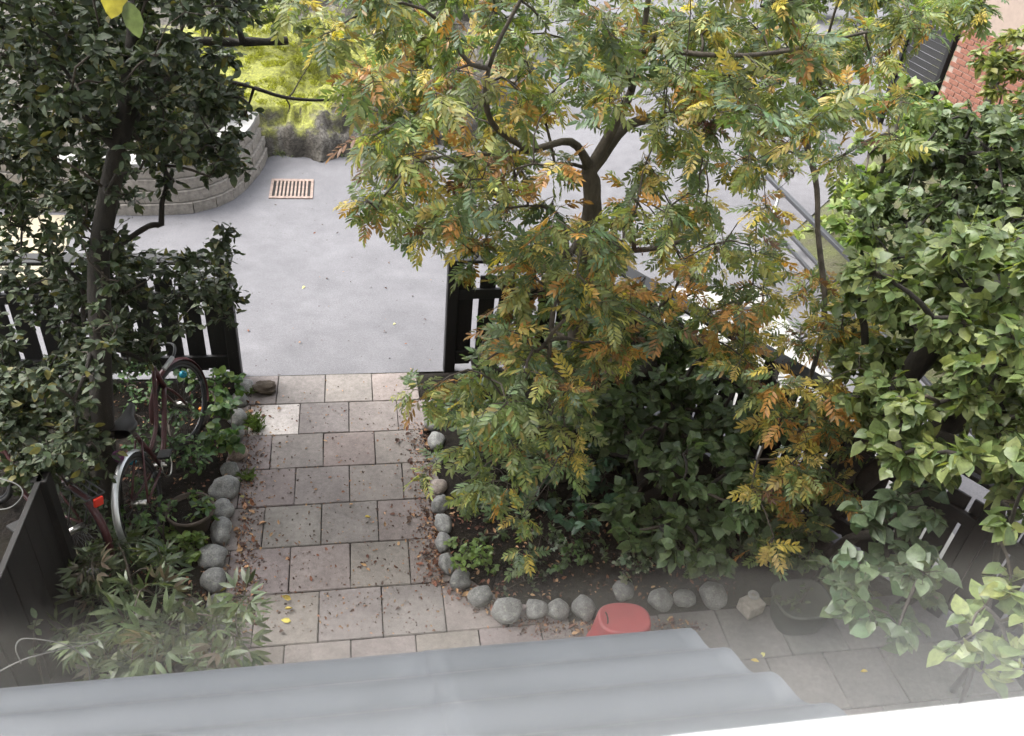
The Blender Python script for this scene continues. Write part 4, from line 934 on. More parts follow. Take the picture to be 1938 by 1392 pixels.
# background shrubs above the mossy bank
for k, (poly, D, b, lab, pal) in enumerate((
    ([(440, -60), (560, -60), (600, 20), (560, 60), (460, 80), (430, 40)], 13.5, (-1.4, 8.5, 0.7), 'pale green shrub on the mossy bank behind the thick cut branch', [((0.13, 0.17, 0.07), 3, G), ((0.2, 0.22, 0.1), 2, G), ((0.08, 0.11, 0.05), 2, G)]),
    ([(230, 100), (440, 90), (440, 200), (420, 250), (300, 230), (230, 200)], 12.0, (-3.2, 6.0, 0.6), 'shadowy shrub on the bank behind the dark broadleaf tree', DARK[:4]),
    ([(600, -80), (1100, -80), (1100, 10), (800, 30), (600, 20)], 17.0, (1.0, 11.5, 1.2), 'far hedge bush above the rock outcrop at the top edge', [((0.12, 0.15, 0.06), 3, G), ((0.17, 0.19, 0.08), 2, G), ((0.08, 0.1, 0.04), 2, G)]),
    ([(1450, -90), (1960, -90), (1960, 20), (1750, 15), (1500, 0)], 24.0, (16, 14, 0), 'far roadside bush at the top right edge', [((0.12, 0.16, 0.06), 3, G), ((0.17, 0.2, 0.08), 2, G)]))):
    cl_ = fill(poly, 44, lambda x, y, D=D: D+rng.uniform(-0.6, 0.6), cov=4.0, size=0.10)
    ctr = pd(*np.mean(poly, 0), D)
    plant('background_shrub', lab, 'shrub', b, [([b, (np.array(b)+ctr)/2+np.array([0, 0, 0.1]), ctr], [0.03, 0.02, 0.012], False)], cl_, kit(OVAL_S if k > 1 else OVAL, pal, 12, 30+k), 0.10 if k < 2 else 0.12, M['leaf'], M['bark'], per_twig=9, n_ind=0, group='background shrubs')

# ------------------------------------------------------------------ low plants
def low(name, label, poly, size, K, cov, h, base, mat='leaf', n_ind=100, per=6, up=0.9, step=34, group=None, cat='plant', upb=0.3):
    """low leafy clump: outline in the picture taken on planes 3 cm .. h above the soil"""
    P = np.array(poly, float); x0, y0 = P.min(0); x1, y1 = P.max(0); cl_ = []
    for gx_ in np.arange(x0+step/2, x1+1, step):
        for gy_ in np.arange(y0+step/2, y1+1, step):
            x, y = gx_+rng.normal(0, 0.3*step), gy_+rng.normal(0, 0.3*step)
            if poly_dist(np.array([x]), np.array([y]), P)[0] < 0: continue
            c = gz(x, y, rng.uniform(0.35, 1.0)*h); D = np.linalg.norm(c-C0)
            n = int(round(cov*step*step/((size*FPX/D)**2*0.45)))
            cl_.append((c, step*0.75*D/FPX, max(2, n)))
    b = np.array(base, float)
    return plant(name, label, cat, b, [([b, b+np.array([0, 0, h*0.3]), b+np.array([0.01, 0, h*0.55])], [0.006, 0.004, 0.003], False)], cl_, K, size, M[mat], M['twig'], per_twig=per, droop=0.2, up=up, n_ind=n_ind, tip_r=0.0014, thick=0.05, group=group, upbias=upb, pe=0.3)
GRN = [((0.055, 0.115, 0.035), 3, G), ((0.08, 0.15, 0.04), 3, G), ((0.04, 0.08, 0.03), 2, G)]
BRI = [((0.13, 0.20, 0.05), 3, G), ((0.18, 0.25, 0.06), 2, G), ((0.09, 0.15, 0.04), 2, G)]
PEO = [((0.062, 0.085, 0.040), 4, G), ((0.082, 0.105, 0.050), 4, G), ((0.045, 0.068, 0.032), 3, G), ((0.085, 0.075, 0.05), 0.6, BR)]
peo = fill([(150, 1100), (200, 1040), (260, 1010), (280, 1060), (350, 1110), (420, 1120), (490, 1180), (480, 1250), (430, 1285), (300, 1300), (180, 1290), (150, 1200)], 46, lambda x, y: np.linalg.norm(gz(x, y, 0.42)-C0)+rng.uniform(-0.12, 0.2), cov=2.3, size=0.17, aspect=0.30)
pb = np.array([-0.98, -2.75, 0.02])
plant('peony', 'faded olive peony clump between the dark screen and the path', 'plant', pb, [([pb+np.array([dx, dy, 0]), pb+np.array([dx*2, dy*2, 0.2]), pb+np.array([dx*3.4, dy*3.4, 0.36])], [0.007, 0.006, 0.004], False) for dx, dy in ((0.05, 0.02), (-0.06, 0.03), (0.0, -0.07), (0.04, -0.05), (-0.03, 0.07))], peo, kit(PEONY, PEO, 16, 40), 0.17, M['leaf'], M['twig'], per_twig=3, droop=0.1, up=0.8, n_ind=150, tip_r=0.002, thick=0.05, upbias=0.35)
low('ground_cover', 'bright green leafy ground cover by the left gate post', [(350, 700), (440, 700), (455, 760), (440, 850), (400, 860), (375, 800), (350, 760)], 0.055, kit(ROUND, GRN+BRI[:1], 12, 41), 2.4, 0.30, (-0.9, -0.45, 0.03), n_ind=150)
low('ground_cover', 'small light green leaved clump between flower pot and peony', [(280, 1010), (330, 995), (390, 1030), (385, 1070), (340, 1080), (290, 1070)], 0.045, kit(ROUND, BRI, 10, 42), 1.6, 0.18, (-1.0, -2.02, 0.03), n_ind=80)
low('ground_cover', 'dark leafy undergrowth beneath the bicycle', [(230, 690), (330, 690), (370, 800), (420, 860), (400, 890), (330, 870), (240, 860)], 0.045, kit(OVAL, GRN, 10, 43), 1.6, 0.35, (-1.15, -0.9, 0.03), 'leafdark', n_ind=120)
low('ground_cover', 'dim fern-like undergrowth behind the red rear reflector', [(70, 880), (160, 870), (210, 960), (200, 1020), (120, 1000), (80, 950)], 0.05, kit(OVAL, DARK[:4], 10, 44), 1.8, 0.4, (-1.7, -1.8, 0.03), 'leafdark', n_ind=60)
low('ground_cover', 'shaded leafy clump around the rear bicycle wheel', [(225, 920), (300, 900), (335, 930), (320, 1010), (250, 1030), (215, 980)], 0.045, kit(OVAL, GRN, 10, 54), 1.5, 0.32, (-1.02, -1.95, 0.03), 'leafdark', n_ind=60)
low('ivy', 'dark green ivy around the foot of the rowan trunk', [(990, 850), (1080, 830), (1160, 860), (1190, 950), (1120, 1000), (1040, 990), (980, 930)], 0.07, kit(HEART, [((0.045, 0.10, 0.055), 3, G), ((0.065, 0.13, 0.075), 3, G), ((0.03, 0.065, 0.04), 2, G)], 12, 45), 2.0, 0.35, (1.85, -1.75, 0.03), n_ind=150)
low('columbine', 'light green columbine clump beside the corner border stones', [(858, 1020), (900, 1012), (935, 1035), (930, 1068), (890, 1078), (865, 1066)], 0.06, kit(TRI, BRI, 10, 46), 1.9, 0.16, (1.05, -2.24, 0.03), n_ind=60, step=22)
low('columbine', 'pale edged ground elder tuft at the front of the rowan bed', [(1145, 1050), (1190, 1040), (1230, 1060), (1225, 1090), (1160, 1092)], 0.055, kit(TRI, [((0.13, 0.19, 0.12), 2, G), ((0.09, 0.15, 0.08), 2, G), ((0.24, 0.27, 0.2), 1, G)], 9, 47), 1.5, 0.14, (2.1, -2.45, 0.03), n_ind=50, step=22)
low('columbine', 'mid green divided leaf tuft between columbine and ground elder', [(1040, 1025), (1085, 1015), (1100, 1060), (1090, 1092), (1050, 1085)], 0.055, kit(TRI, GRN, 9, 48), 1.6, 0.15, (1.7, -2.32, 0.03), n_ind=50, step=22)
low('ground_cover', 'low mid green cover over the soil of the rowan bed', [(880, 880), (1000, 880), (1180, 960), (1400, 1040), (1380, 1090), (1240, 1085), (1100, 1075), (960, 1040), (880, 990)], 0.045, kit(OVAL+TRI, GRN_, 12, 55), 0.75, 0.13, (1.4, -2.0, 0.03), n_ind=120, step=30)
low('columbine', 'whitish variegated tuft under the hanging rowan spray', [(1010, 1000), (1060, 990), (1075, 1025), (1030, 1040)], 0.05, kit(TRI, [((0.2, 0.24, 0.19), 2, G), ((0.1, 0.14, 0.09), 2, G)], 8, 49), 1.0, 0.12, (1.5, -2.1, 0.03), n_ind=30, step=20)
low('columbine', 'small grey green tuft in the shade right of the path', [(870, 930), (905, 925), (915, 965), (880, 975)], 0.05, kit(TRI, [((0.09, 0.13, 0.09), 2, G), ((0.06, 0.1, 0.06), 2, G)], 8, 50), 1.2, 0.12, (1.05, -1.72, 0.03), n_ind=30, step=20)
low('ground_cover', 'thin dark weeds on the soil in front of the rowan', [(930, 1060), (1010, 1050), (1060, 1095), (1030, 1130), (950, 1115)], 0.03, kit(OVAL, DARK[:4], 8, 51), 0.7, 0.06, (1.35, -2.45, 0.03), n_ind=40, step=24)
low('yellow_verge_plant', 'pale yellow green low plant on the verge beyond the railing', [(1505, 425), (1560, 400), (1600, 345), (1625, 350), (1600, 420), (1560, 460), (1515, 455)], 0.09, kit(ROUND, [((0.28, 0.34, 0.10), 3, G), ((0.36, 0.4, 0.16), 2, G)], 8, 52), 1.8, 0.25, (6.2, 2.9, 0.05), n_ind=60, step=26)
low('climbing_vine', 'few pale vine leaves on the dark board screen', [(40, 1200), (80, 1180), (90, 1290), (190, 1260), (190, 1300), (60, 1300)], 0.055, kit(OVAL, [((0.12, 0.15, 0.1), 2, G)], 5, 53), 0.28, 0.9, (-1.38, -3.2, 0.0), n_ind=20, step=40)

# grass tufts by the left stones and moss tuft grass on the bank
def grass(name, label, pts, n, h, col, parent=None):
    A = Acc()
    for (p, r) in pts:
        for _ in range(n):
            a = rng.uniform(0, 6.28); o = p+np.array([rng.normal(0, r), rng.normal(0, r), 0]); d = np.array([math.cos(a), math.sin(a), 0])
            hh = h*rng.uniform(0.5, 1.2); w = np.array([-d[1], d[0], 0])*0.003
            A.add(np.array([o-w, o+w, o+d*hh*0.35+np.array([0, 0, hh*0.7])+w*0.6, o+d*hh*0.8+np.array([0, 0, hh*0.8])]), [(0, 1, 2), (0, 2, 3)])
    V = np.concatenate(A.V); c = np.repeat(np.array(col)[None]*rng.uniform(0.7, 1.3, (len(V)//4, 1)), 4, 0)
    o = link(name, npmesh(name, V, np.concatenate(A.F), c), M['leaf']); tag(o, label, kind='stuff'); return o
grass('grass', 'short green grass tufts growing against the left border stones', [(gz(482, 803), 0.03), (gz(478, 797), 0.03), (gz(487, 812), 0.02), (gz(470, 905), 0.02), (gz(468, 745), 0.02)], 60, 0.07, (0.10, 0.15, 0.05))
mp = []
for _ in range(420):
    x, y = rng.uniform(-2.2, 1.0), rng.uniform(5.4, 8.6); z = bank_z(np.array([x]), np.array([y]))[0]
    if (x+0.7)**2+(y-6.9)**2 < 3.2*rng.random(): mp.append((np.array([x, y, z-0.01]), 0.04))
grass('moss_grass', 'yellow green moss and grass on the bank behind the retaining wall', mp, 30, 0.07, (0.31, 0.32, 0.06))
mp = []
for x, y in ((620, 285), (640, 290), (660, 296), (600, 282), (690, 300), (520, 288), (535, 292)):
    p = gz(x, y); mp.append((p, 0.07))
grass('weeds', 'grey green weeds along the foot of the rock outcrop', mp, 60, 0.08, (0.17, 0.2, 0.12))

# ------------------------------------------------------------------ border stones
def stone_mesh(i):
    bm = bmesh.new(); bmesh.ops.create_icosphere(bm, subdivisions=3, radius=1.0)
    o = Vector((i*7.3, i*3.1, 0))
    for v in bm.verts:
        n = mnoise.noise(v.co*0.9+o)*0.30+mnoise.noise(v.co*2.1+o)*0.13+mnoise.noise(v.co*6+o)*0.035+mnoise.noise(v.co*14+o)*0.012
        v.co *= 1+n
    return bmmesh('border_stone', bm, True)
SM = [stone_mesh(i) for i in range(8)]
for me in SM: me.materials.append(M['stone'])
def stone(x, y, rx, ry, label, colr, group, rot=0.0):
    z = 0.038*rx/18
    c = gz(x, y, z); D = np.linalg.norm(c-C0); sx = rx*D/FPX; sv = ry*D/FPX
    o = link('border_stone', SM[rng.integers(8)], None, None, c); tag(o, label, 'stone', group)
    o.scale = (sx*1.02, sv*1.12, sv*0.92); o.rotation_euler = (rng.normal(0, 0.12), rng.normal(0, 0.12), rot+rng.normal(0, 0.25)); o.color = (*colr, 1)
grey = lambda k=1.0: tuple(np.array([0.205, 0.205, 0.20])*k*rng.uniform(0.9, 1.1))
LS = [(462, 733, 17, 16, 1.25), (453, 757, 15, 14, 0.85), (449, 790, 17, 17, 1.0), (446, 822, 16, 15, 1.0), (450, 856, 17, 16, 'p'), (434, 890, 16, 15, 0.95), (425, 925, 24, 21, 1.3), (422, 965, 19, 19, 1.1), (419, 1006, 18, 26, 1.2), (403, 1055, 24, 22, 1.0), (405, 1099, 20, 22, 1.05), (411, 1143, 16, 18, 0.8), (418, 1190, 18, 18, 0.8)]
for i, (x, y, rx, ry, k) in enumerate(LS):
    c = (0.30, 0.23, 0.20) if k == 'p' else grey(k)
    stone(x, y, rx, ry, f'{ORD[i]} border stone from the gate along the left edge of the path', c, 'border stones along the left of the path')
RS = [(817, 770, 13, 13, 0.9), (818, 802, 14, 15, 0.95), (826, 836, 16, 17, 1.3), (829, 868, 14, 14, 1.0), (831, 921, 16, 15, 'p'), (833, 953, 16, 18, 1.0), (840, 993, 15, 19, 1.25), (839, 1028, 14, 18, 1.15), (846, 1067, 15, 20, 0.9), (872, 1098, 20, 17, 0.75), (910, 1127, 22, 17, 0.85), (961, 1156, 28, 21, 1.05), (1015, 1153, 20, 19, 0.95), (1056, 1154, 20, 18, 0.9), (1105, 1150, 20, 22, 0.9), (1180, 1118, 20, 18, 0.8), (1250, 1135, 22, 19, 0.9), (1296, 1133, 21, 17, 0.85), (1350, 1126, 25, 22, 0.9)]
for i, (x, y, rx, ry, k) in enumerate(RS):
    c = (0.32, 0.27, 0.24) if k == 'p' else grey(k)
    stone(x, y, rx, ry, f'{ORD[i]} border stone from the gate along the rowan bed edge', c, 'border stones round the rowan bed')
# clod of peat by the gate
c = gz(503, 733, 0.04)
bm = bmesh.new(); bmesh.ops.create_icosphere(bm, subdivisions=4, radius=1)
for v in bm.verts:
    n = mnoise.noise(v.co*1.6)*0.35+mnoise.noise(v.co*5)*0.16+mnoise.noise(v.co*14)*0.06; v.co *= 1+n
o = link('peat_clod', bmmesh('peat_clod', bm, True), M['clod'], None, c); o.scale = (0.10, 0.075, 0.045); tag(o, 'crumbly dark brown peat clod lying by the left gate post', 'clod')

# ------------------------------------------------------------------ red bucket upside down
bk = tag(empty('bucket', (1.86, -3.03, 0.0)), 'faded red plastic bucket standing upside down on the patio', 'bucket')
def sup(a, b, e, n=48):
    th = np.linspace(0, 2*np.pi, n, endpoint=False)
    return np.stack([a*np.sign(np.cos(th))*np.abs(np.cos(th))**e, b*np.sign(np.sin(th))*np.abs(np.sin(th))**e], -1)
rings = [(0.205, 0.160, 0.0), (0.205, 0.160, 0.022), (0.194, 0.149, 0.026), (0.166, 0.121, 0.285), (0.163, 0.118, 0.294), (0.157, 0.112, 0.30), (0.150, 0.105, 0.302), (0.140, 0.096, 0.299), (0.06, 0.04, 0.298)]
V = []; F = []
for a, b, z in rings: V += [(p[0], p[1], z) for p in sup(a, b, 0.8)]
for i in range(len(rings)-1):
    for j in range(48):
        q = i*48+j; r_ = i*48+(j+1) % 48; F.append((q, r_, r_+48)); F.append((q, r_+48, q+48))
k0 = (len(rings)-1)*48
for j in range(1, 47): F.append((k0, k0+j, k0+j+1))
link('body', npmesh('body', V, F), M['red'], bk)
P = [(-0.118+0.012*math.sin(t), 0.045*math.cos(t), 0.300) for t in np.linspace(0.4, 2.9, 9)]
v, f_ = tube_np(P, 0.0045, 6); link('handle_slot', npmesh('handle_slot', v, f_), M['hole'], bk)
bk.rotation_euler = (0, 0, math.radians(-6))

# ------------------------------------------------------------------ pots and oddments
def lathe(prof, n=32):
    V = []; F = []
    for r, z in prof: V += [(r*math.cos(t), r*math.sin(t), z) for t in np.arange(n)*2*math.pi/n]
    for i in range(len(prof)-1):
        for j in range(n):
            a, b = i*n+j, i*n+(j+1) % n; F.append((a, b, b+n)); F.append((a, b+n, a+n))
    return V, F
c = gz(362, 975, 0.16)
pot = tag(empty('flower_pot', (c[0], c[1], 0.03)), 'large dark round flower pot beside the left border stones', 'flower pot')
v, f_ = lathe([(0.10, 0.0), (0.145, 0.17), (0.158, 0.172), (0.16, 0.2), (0.145, 0.2), (0.138, 0.165), (0.001, 0.16)]); link('body', npmesh('body', v, f_), M['terracotta'], pot)
v, f_ = lathe([(0.137, 0.168), (0.08, 0.178), (0.001, 0.182)], 24); link('soil', npmesh('soil', v, f_), M['soil'], pot)
low('potted_plant', 'sparse green plant growing in the dark round pot', [(345, 930), (395, 930), (405, 965), (380, 985), (340, 960)], 0.045, kit(OVAL, GRN+BRI[:1], 9, 60), 3.0, 0.30, (c[0], c[1], 0.19), n_ind=50, step=20)
tb = gz(1505, 1178, 0.0)
tub = tag(empty('planter_tub', (tb[0], tb[1]+0.02, 0)), 'grey green planter tub in the shade below the hanging lilac', 'planter')
rings = [(0.15, 0.12, 0.0), (0.185, 0.15, 0.20), (0.195, 0.16, 0.205), (0.195, 0.16, 0.225), (0.178, 0.143, 0.225), (0.17, 0.135, 0.18), (0.01, 0.01, 0.18)]
V = []; F = []
for a, b, z in rings: V += [(p[0], p[1], z) for p in sup(a, b, 0.6, 40)]
for i in range(len(rings)-1):
    for j in range(40):
        q = i*40+j; r_ = i*40+(j+1) % 40; F.append((q, r_, r_+40)); F.append((q, r_+40, q+40))
link('body', npmesh('body', V, F), M['tub'], tub)
low('tub_plant', 'dark low greenery filling the planter tub', [(1465, 1115), (1545, 1110), (1550, 1160), (1470, 1165)], 0.04, kit(OVAL, DARK[:4], 8, 61), 1.8, 0.26, (tb[0], tb[1]+0.02, 0.18), 'leafdark', n_ind=40, step=22)
oc = gz(1418, 1155, 0.0)
orn = tag(empty('stone_ornament', (oc[0], oc[1], 0.0)), 'small square stone block with a ring on top near planter', 'ornament'); orn.rotation_euler = (0, 0, 0.35)
link('block', box_mesh('block', -0.07, 0.07, -0.06, 0.06, 0, 0.10, 0.008, 2), M['block'], orn)
th = np.linspace(0, 2*math.pi, 17); v, f_ = tube_np(np.stack([0.028*np.cos(th)+0.03, 0.028*np.sin(th)+0.03, np.full(17, 0.112)], -1), 0.011, 8); link('ring', npmesh('ring', v, f_), M['pale'], orn)
wb = gz(1738, 1118, 0.25)
wd = tag(empty('wooden_block', wb), 'short weathered board end under the lilac by the side fence', 'board'); wd.rotation_euler = (0.1, 0.2, -0.6)
link('board', box_mesh('board', -0.14, 0.14, -0.05, 0.05, -0.03, 0.0, 0.004), mat_simple('weathered_board', (0.16, 0.13, 0.10), 0.9, var=0.4, scale=25), wd)
link('leg', box_mesh('leg', -0.03, 0.03, -0.03, 0.03, -0.26, -0.031, 0.004), M['darkwood'], wd)

# ------------------------------------------------------------------ bicycles
def bicycle(label, rear, front, lean, frame_mat, rear_guard, front_guard, steer, rack=False, lamp=True):
    rear = np.array(rear, float); front = np.array(front, float); d = front-rear; a = math.atan2(d[1], d[0]); wb_ = np.hypot(*d)
    r0 = tag(empty('bicycle', (rear[0], rear[1], 0.025)), label, 'bicycle'); r0.rotation_euler = (0, 0, a)
    r0.rotation_euler = (Matrix.Rotation(a, 4, 'Z') @ Matrix.Rotation(lean, 4, 'X')).to_euler()
    RW = 0.335
    def wheel(name, cx, yaw):
        th = np.linspace(0, 2*math.pi, 41)
        e = lambda R_: np.stack([cx+R_*np.cos(th)*math.cos(yaw), R_*np.cos(th)*math.sin(yaw), RW+R_*np.sin(th)], -1)
        w = empty(name); w.parent = r0
        v, f_ = tube_np(e(RW-0.018), 0.018, 8); link('tyre', npmesh('tyre', v, f_), M['rubber'], w)
        v, f_ = tube_np(e(RW-0.04), 0.010, 6); link('rim', npmesh('rim', v, f_), M['rail'], w)
        A = Acc(); n = np.array([-math.sin(yaw), math.cos(yaw), 0])
        for k in range(28):
            t = 2*math.pi*k/28; s = n*(0.03 if k % 2 else -0.03)
            A.tube([np.array([cx, 0, RW])+s, np.array([cx+(RW-0.045)*math.cos(t)*math.cos(yaw), (RW-0.045)*math.cos(t)*math.sin(yaw), RW+(RW-0.045)*math.sin(t)])], 0.0011, 4)
        link('spokes', A.mesh('spokes'), M['rail'], w)
        v, f_ = tube_np([np.array([cx, 0, RW])-n*0.05, np.array([cx, 0, RW])+n*0.05], 0.022, 10); link('hub', npmesh('hub', v, f_), M['chrome'], w)
        return e
    def guard(cx, yaw, t0, t1, mat):
        th = np.linspace(t0, t1, 26); V = []; n = np.array([-math.sin(yaw), math.cos(yaw), 0])
        for t in th:
            for k in np.linspace(-1, 1, 7):
                R_ = RW+0.022-0.016*k*k; c = np.array([cx+R_*math.cos(t)*math.cos(yaw), R_*math.cos(t)*math.sin(yaw), RW+R_*math.sin(t)])
                V.append(c+n*0.023*k)
        F = [(i*7+j, i*7+j+1, i*7+j+8, i*7+j+7) for i in range(25) for j in range(6)]
        link('mudguard', npmesh('mudguard', V, F), mat, r0)
    wheel('wheel', 0, 0); wheel('wheel', wb_, steer)
    guard(0, 0, math.radians(20), math.radians(205), rear_guard); guard(wb_, steer, math.radians(-35), math.radians(165), front_guard)
    A = Acc(); bb = (0.43, 0, 0.28); st = (0.30, 0, 0.68); hd0 = (wb_-0.13, 0, 0.60); hd1 = (wb_-0.17, 0, 0.80)
    A.tube([bb, st], 0.016, 10); A.tube(smooth_path([hd0, (0.62, 0, 0.36), bb], 5), 0.018, 10); A.tube(smooth_path([hd1, (0.62, 0, 0.52), (0.385, 0, 0.45)], 5), 0.014, 10); A.tube([hd0, hd1], 0.02, 10)
    for s in (-0.055, 0.055):
        A.tube([(0, s, RW), (0.40, s*0.4, 0.29)], 0.009, 8); A.tube([(0, s, RW), (0.31, s*0.35, 0.62)], 0.008, 8)
    link('frame', A.mesh('frame'), frame_mat, r0)
    A = Acc(); n = np.array([-math.sin(steer), math.cos(steer), 0])*0.05
    for s in (-1, 1): A.tube(smooth_path([np.array([wb_, 0, RW])+n*s, np.array([wb_-0.08, 0, 0.50])+n*s, np.array(hd0)], 4), 0.010, 8)
    link('fork', A.mesh('fork'), frame_mat, r0)
    link('stem', (lambda A: (A.tube([hd1, (wb_-0.19, 0, 0.95), (wb_-0.15, 0, 0.97)], 0.012, 8), A.mesh('stem'))[1])(Acc()), M['chrome'], r0)
    cs_, sn = math.cos(steer), math.sin(steer); hb = [(-0.22, 0.30, 0.98), (-0.10, 0.29, 0.99), (0.02, 0.20, 0.99), (0.0, 0, 0.97), (0.02, -0.20, 0.99), (-0.10, -0.29, 0.99), (-0.22, -0.30, 0.98)]
    rot = lambda p: (wb_-0.15+p[0]*cs_-p[1]*sn, p[0]*sn+p[1]*cs_, p[2])
    v, f_ = tube_np(smooth_path([rot(p) for p in hb], 5), 0.011, 8); link('handlebar', npmesh('handlebar', v, f_), M['rail'], r0)
    for s in (-1, 1):
        v, f_ = tube_np([rot((-0.25, 0.301*s, 0.98)), rot((-0.13, 0.296*s, 0.988))], 0.016, 10); link('grip', npmesh('grip', v, f_), M['galv'] if s < 0 else M['rubber'], r0)
    v, f_ = tube_np([(0.30, 0, 0.66), (0.285, 0, 0.80)], 0.013, 8); link('seat_post', npmesh('seat_post', v, f_), M['chrome'], r0)
    V = []; F = []
    xs = np.linspace(0.13, 0.42, 9); ws = [0.075, 0.098, 0.10, 0.085, 0.06, 0.042, 0.034, 0.03, 0.018]
    for x, w in zip(xs, ws):
        for k in np.linspace(0, 2*math.pi, 12, endpoint=False): V.append((x, w*math.cos(k), 0.82+0.028*math.sin(k)*(1 if math.sin(k) > 0 else 1.6)+0.012*abs(x-0.28)*4))
    for i in range(8):
        for j in range(12): q = i*12+j; r_ = i*12+(j+1) % 12; F.append((q, r_, r_+12, q+12))
    link('saddle', npmesh('saddle', V, F), M['leather'], r0)
    A = Acc(); A.tube([(0.43, -0.05, 0.28), (0.43, 0.05, 0.28)], 0.018, 10); A.tube([(0.43, 0.05, 0.28), (0.50, 0.06, 0.13)], 0.008, 6); A.tube([(0.43, -0.05, 0.28), (0.36, -0.06, 0.43)], 0.008, 6)
    th = np.linspace(0, 2*math.pi, 25); A.tube(np.stack([0.43+0.085*np.cos(th), np.full(25, -0.045), 0.28+0.085*np.sin(th)], -1), 0.005, 5)
    link('crank', A.mesh('crank'), M['chrome'], r0)
    for x, s, z in ((0.50, 0.10, 0.13), (0.36, -0.10, 0.43)): link('pedal', box_mesh('pedal', x-0.045, x+0.045, s-0.045, s+0.045, z-0.01, z+0.01, 0.004), M['rubber'], r0)
    if lamp:
        v, f_ = lathe([(0.001, 0.10), (0.02, 0.098), (0.045, 0.07), (0.055, 0.03), (0.058, 0.0), (0.05, -0.004), (0.001, -0.006)], 20)
        o = link('headlamp', npmesh('headlamp', v, f_), M['chrome'], r0, rot((0.06, 0.06, 0.97))); o.rotation_euler = (0, -math.pi/2-0.25, steer)
        v, f_ = lathe([(0.001, 0.03), (0.02, 0.025), (0.03, 0.008), (0.031, 0.0), (0.001, -0.001)], 16); link('bell', npmesh('bell', v, f_), M['chrome'], r0, rot((-0.03, 0.16, 1.0)))
    if rack:
        A = Acc()
        for s in (-0.06, -0.02, 0.02, 0.06): A.tube([(0.22, s, 0.72), (-0.24, s, 0.72)], 0.005, 6)
        for x in (0.22, 0.0, -0.24): A.tube([(x, -0.06, 0.72), (x, 0.06, 0.72)], 0.005, 6)
        for s in (-0.06, 0.06): A.tube([(-0.1, s, 0.72), (0, s, RW)], 0.005, 6)
        link('luggage_rack', A.mesh('luggage_rack'), M['rail'], r0)
        link('reflector', box_mesh('reflector', -0.272, -0.252, -0.03, 0.03, 0.665, 0.725, 0.006, 2), M['reflector'], r0)
    return r0, rot, wb_
b1, rot1, wb1 = bicycle('old maroon bicycle with bright aluminium rear mudguard behind the left bed stones', (-1.09, -1.87), (-0.99, -0.82), math.radians(-10), M['maroon'], M['alu'], M['maroon'], math.radians(-16))
ico = bmesh.new(); bmesh.ops.create_icosphere(ico, subdivisions=2, radius=0.03); ballm = bmmesh('spoke_ball', ico, True)
ballm.materials.append(M['blue'])
link('spoke_ball', ballm, None, b1, (0.22, 0.05, 0.52)); link('spoke_ball', ballm, None, b1, (wb1+0.12, -0.05, 0.52))
link('reflector', box_mesh('reflector', wb1+0.2, wb1+0.23, -0.05, -0.02, 0.09, 0.12, 0.004), M['orange'], b1)
v, f_ = lathe([(0.001, 0.0), (0.03, 0.0), (0.035, 0.02), (0.03, 0.05), (0.001, 0.055)], 14); link('tail_lamp', npmesh('tail_lamp', v, f_), M['purple'], b1, (0.02, 0.0, 0.71))
bicycle('dark red bicycle with luggage rack and red reflector beside the board screen', (-1.52, -2.1), (-2.3, -1.4), math.radians(8), M['maroon'], M['maroon'], M['maroon'], 0.1, rack=True, lamp=False)
# loose pale cables over the board screen
cb = Acc(); cb.tube(smooth_path([gz(-20, 900, 0.95), gz(30, 915, 0.99), gz(43, 935, 1.0), gz(20, 960, 1.0), gz(-20, 965, 0.95)], 6), 0.004, 6)
cb.tube(smooth_path([gz(-10, 1275, 1.03), gz(40, 1250, 1.03), gz(90, 1235, 1.0), gz(190, 1213, 0.75)], 6), 0.0035, 6)
cb.tube(smooth_path([gz(40, 1255, 1.03), gz(30, 1225, 1.1), gz(50, 1208, 1.1), gz(130, 1222, 1.0), gz(165, 1255, 0.85), gz(170, 1295, 0.6)], 6), 0.003, 6)
tag(link('loose_cable', cb.mesh('loose_cable'), M['cable']), 'thin pale cable looping over the dark board screen', 'cable')

# ------------------------------------------------------------------ fallen leaves
FL = [((0.20, 0.085, 0.05), 4, BR), ((0.13, 0.06, 0.04), 4, BR), ((0.30, 0.15, 0.09), 3, BR), ((0.07, 0.04, 0.03), 3, BR), ((0.40, 0.24, 0.13), 1.5, BR)]
FLT = [leaf_t([0, 0.25, 0.6, 1], [0, 0.26, 0.24, 0], f, c) for f, c in ((0.7, -0.35), (1.1, -0.6), (0.3, 0.5), (0.9, 0.1))]
FLK = kit(FLT, FL, 16, 70); FLM = []
for V, F, c, _ in FLK:
    me = npmesh('fallen_leaf', V, F, c); me.materials.append(M['litter']); FLM.append(me)
YLM = []
for i, c in enumerate(((0.52, 0.45, 0.10), (0.5, 0.38, 0.08), (0.45, 0.43, 0.16))):
    me = npmesh('fallen_leaf', *FLT[i], np.array(c)); me.materials.append(M['litter']); YLM.append(me)
def drop(me, x, y, s, label, group, z=0.004):
    p = gz(x, y, z+0.004); o = link('fallen_leaf', me, None, None, p); o.scale = (s, s, s); o.rotation_euler = (rng.normal(0, 0.3), rng.normal(0, 0.3), rng.uniform(0, 6.28)); tag(o, label, 'leaf', group)
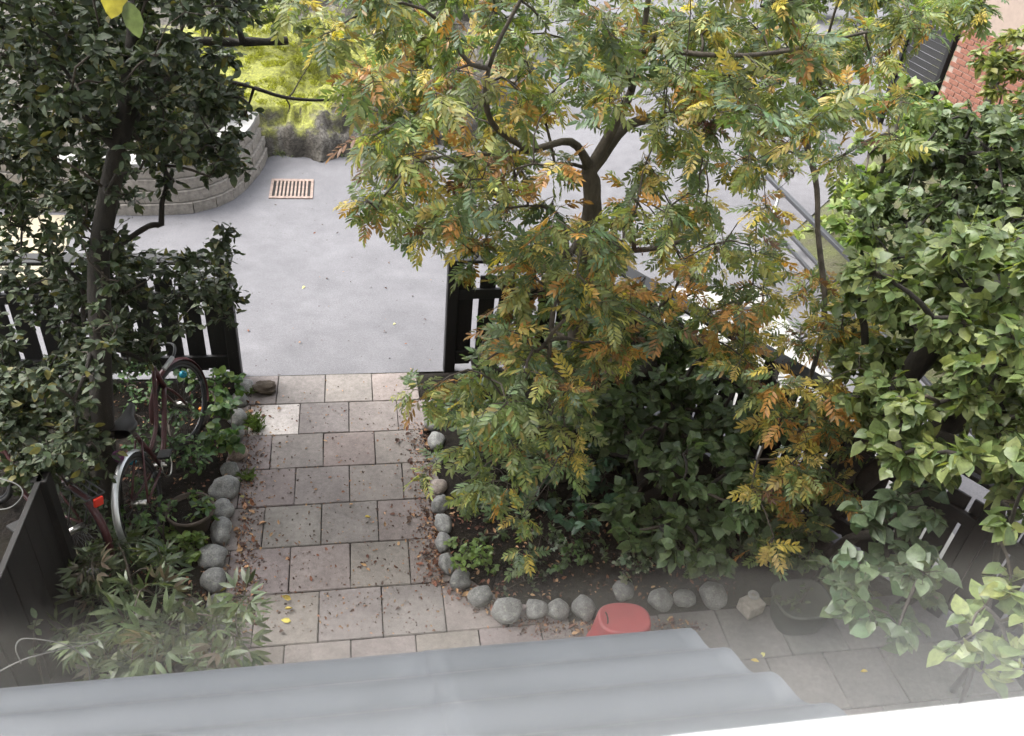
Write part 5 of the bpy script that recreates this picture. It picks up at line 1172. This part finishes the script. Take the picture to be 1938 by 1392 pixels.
for lab, pts in (('yellow fallen leaf on the gravel edge right of the largest left stones', [(462, 937), (478, 946)]), ('pale yellow fallen leaf on the seventh row of pavers', [(551, 1134), (554, 1150), (551, 1175)]),
                 ('yellow fallen leaf beside the peony on the path', [(430, 1112)]), ('yellow fallen leaf beside the red bucket', [(1262, 1172)]), ('pale fallen leaf on the shady patio behind the canopy', [(1448, 1235), (1437, 1252), (1628, 1270)]),
                 ('yellow fallen leaf in the middle of the path', [(702, 978)])):
    for x, y in pts: drop(YLM[rng.integers(3)], x, y, 0.062 if y < 1200 else 0.055, lab, None if len(pts) == 1 else lab+' group')
drop(YLM[2], 749, 612, 0.06, 'whitish fallen leaf on the asphalt before the gate', None); drop(YLM[2], 577, 541, 0.045, 'small pale fallen leaf in the middle of the asphalt', None)
def scatter(n, fn, s0, s1, label, group):
    k = 0; tries = 0
    while k < n and tries < n*20:
        tries += 1; x, y = fn(); drop(FLM[rng.integers(len(FLM))], x, y, rng.uniform(s0, s1), label, group); k += 1
le = lambda y: 474-(y-740)*0.06; re_ = lambda y: 792+(y-740)*0.105
def left_edge():
    y = rng.uniform(760, 1180); return le(y)+abs(rng.normal(0, 22))-8, y
def right_edge():
    y = rng.uniform(800, 1110); return re_(y)+10-abs(rng.normal(0, 24)), y
def mid_path():
    y = 720+480*rng.random()**0.8; return rng.uniform(le(y), re_(y)+5), y
def corner():
    t = rng.random(); return 850+t*470+rng.normal(0, 12), 1100+75*min(1, t*2.6)+abs(rng.normal(0, 18))
scatter(75, left_edge, 0.03, 0.062, 'brown fallen leaf along the left edge of the path', 'fallen leaves along the left stones')
scatter(80, right_edge, 0.03, 0.062, 'brown fallen leaf along the right edge of the path', 'fallen leaves along the right stones')
scatter(75, mid_path, 0.018, 0.045, 'small brown fallen leaf on the path pavers', 'fallen leaves on the pavers')
scatter(60, corner, 0.03, 0.062, 'brown fallen leaf below the curved corner of border stones', 'fallen leaves by the bed corner')
scatter(34, lambda: (rng.uniform(470, 830), rng.uniform(330, 700)), 0.015, 0.035, 'small brown fallen leaf on the asphalt yard', 'fallen leaves on the asphalt')
# crumbs of dry leaf too small to count
VV = []; FF = []; CC = []; off = 0
for i in range(6800):
    m = rng.integers(6)
    x, y = left_edge() if m == 0 else right_edge() if m == 1 else mid_path() if m == 2 else corner() if m == 3 else (rng.uniform(850, 1400), rng.uniform(960, 1130)) if m == 4 else (rng.uniform(200, 440), rng.uniform(720, 1150))
    V, F, c, _ = FLK[rng.integers(len(FLK))]; z = 0.003 if m < 4 else 0.045
    R = rotm(rng.normal(0, 0.3), rng.normal(0, 0.3), rng.uniform(0, 6.28)); s = rng.uniform(0.006, 0.024)*(1 if m < 4 else 1.6)
    VV.append(V*s @ R.T+gz(x, y, z)); FF.append(F+off); off += len(V); CC.append(c*rng.uniform(0.5, 1.1))
tag(link('leaf_litter', npmesh('leaf_litter', np.concatenate(VV), np.concatenate(FF), np.concatenate(CC)), M['litter']), 'fine crumbs of dry leaves on pavers and soil', kind='stuff')
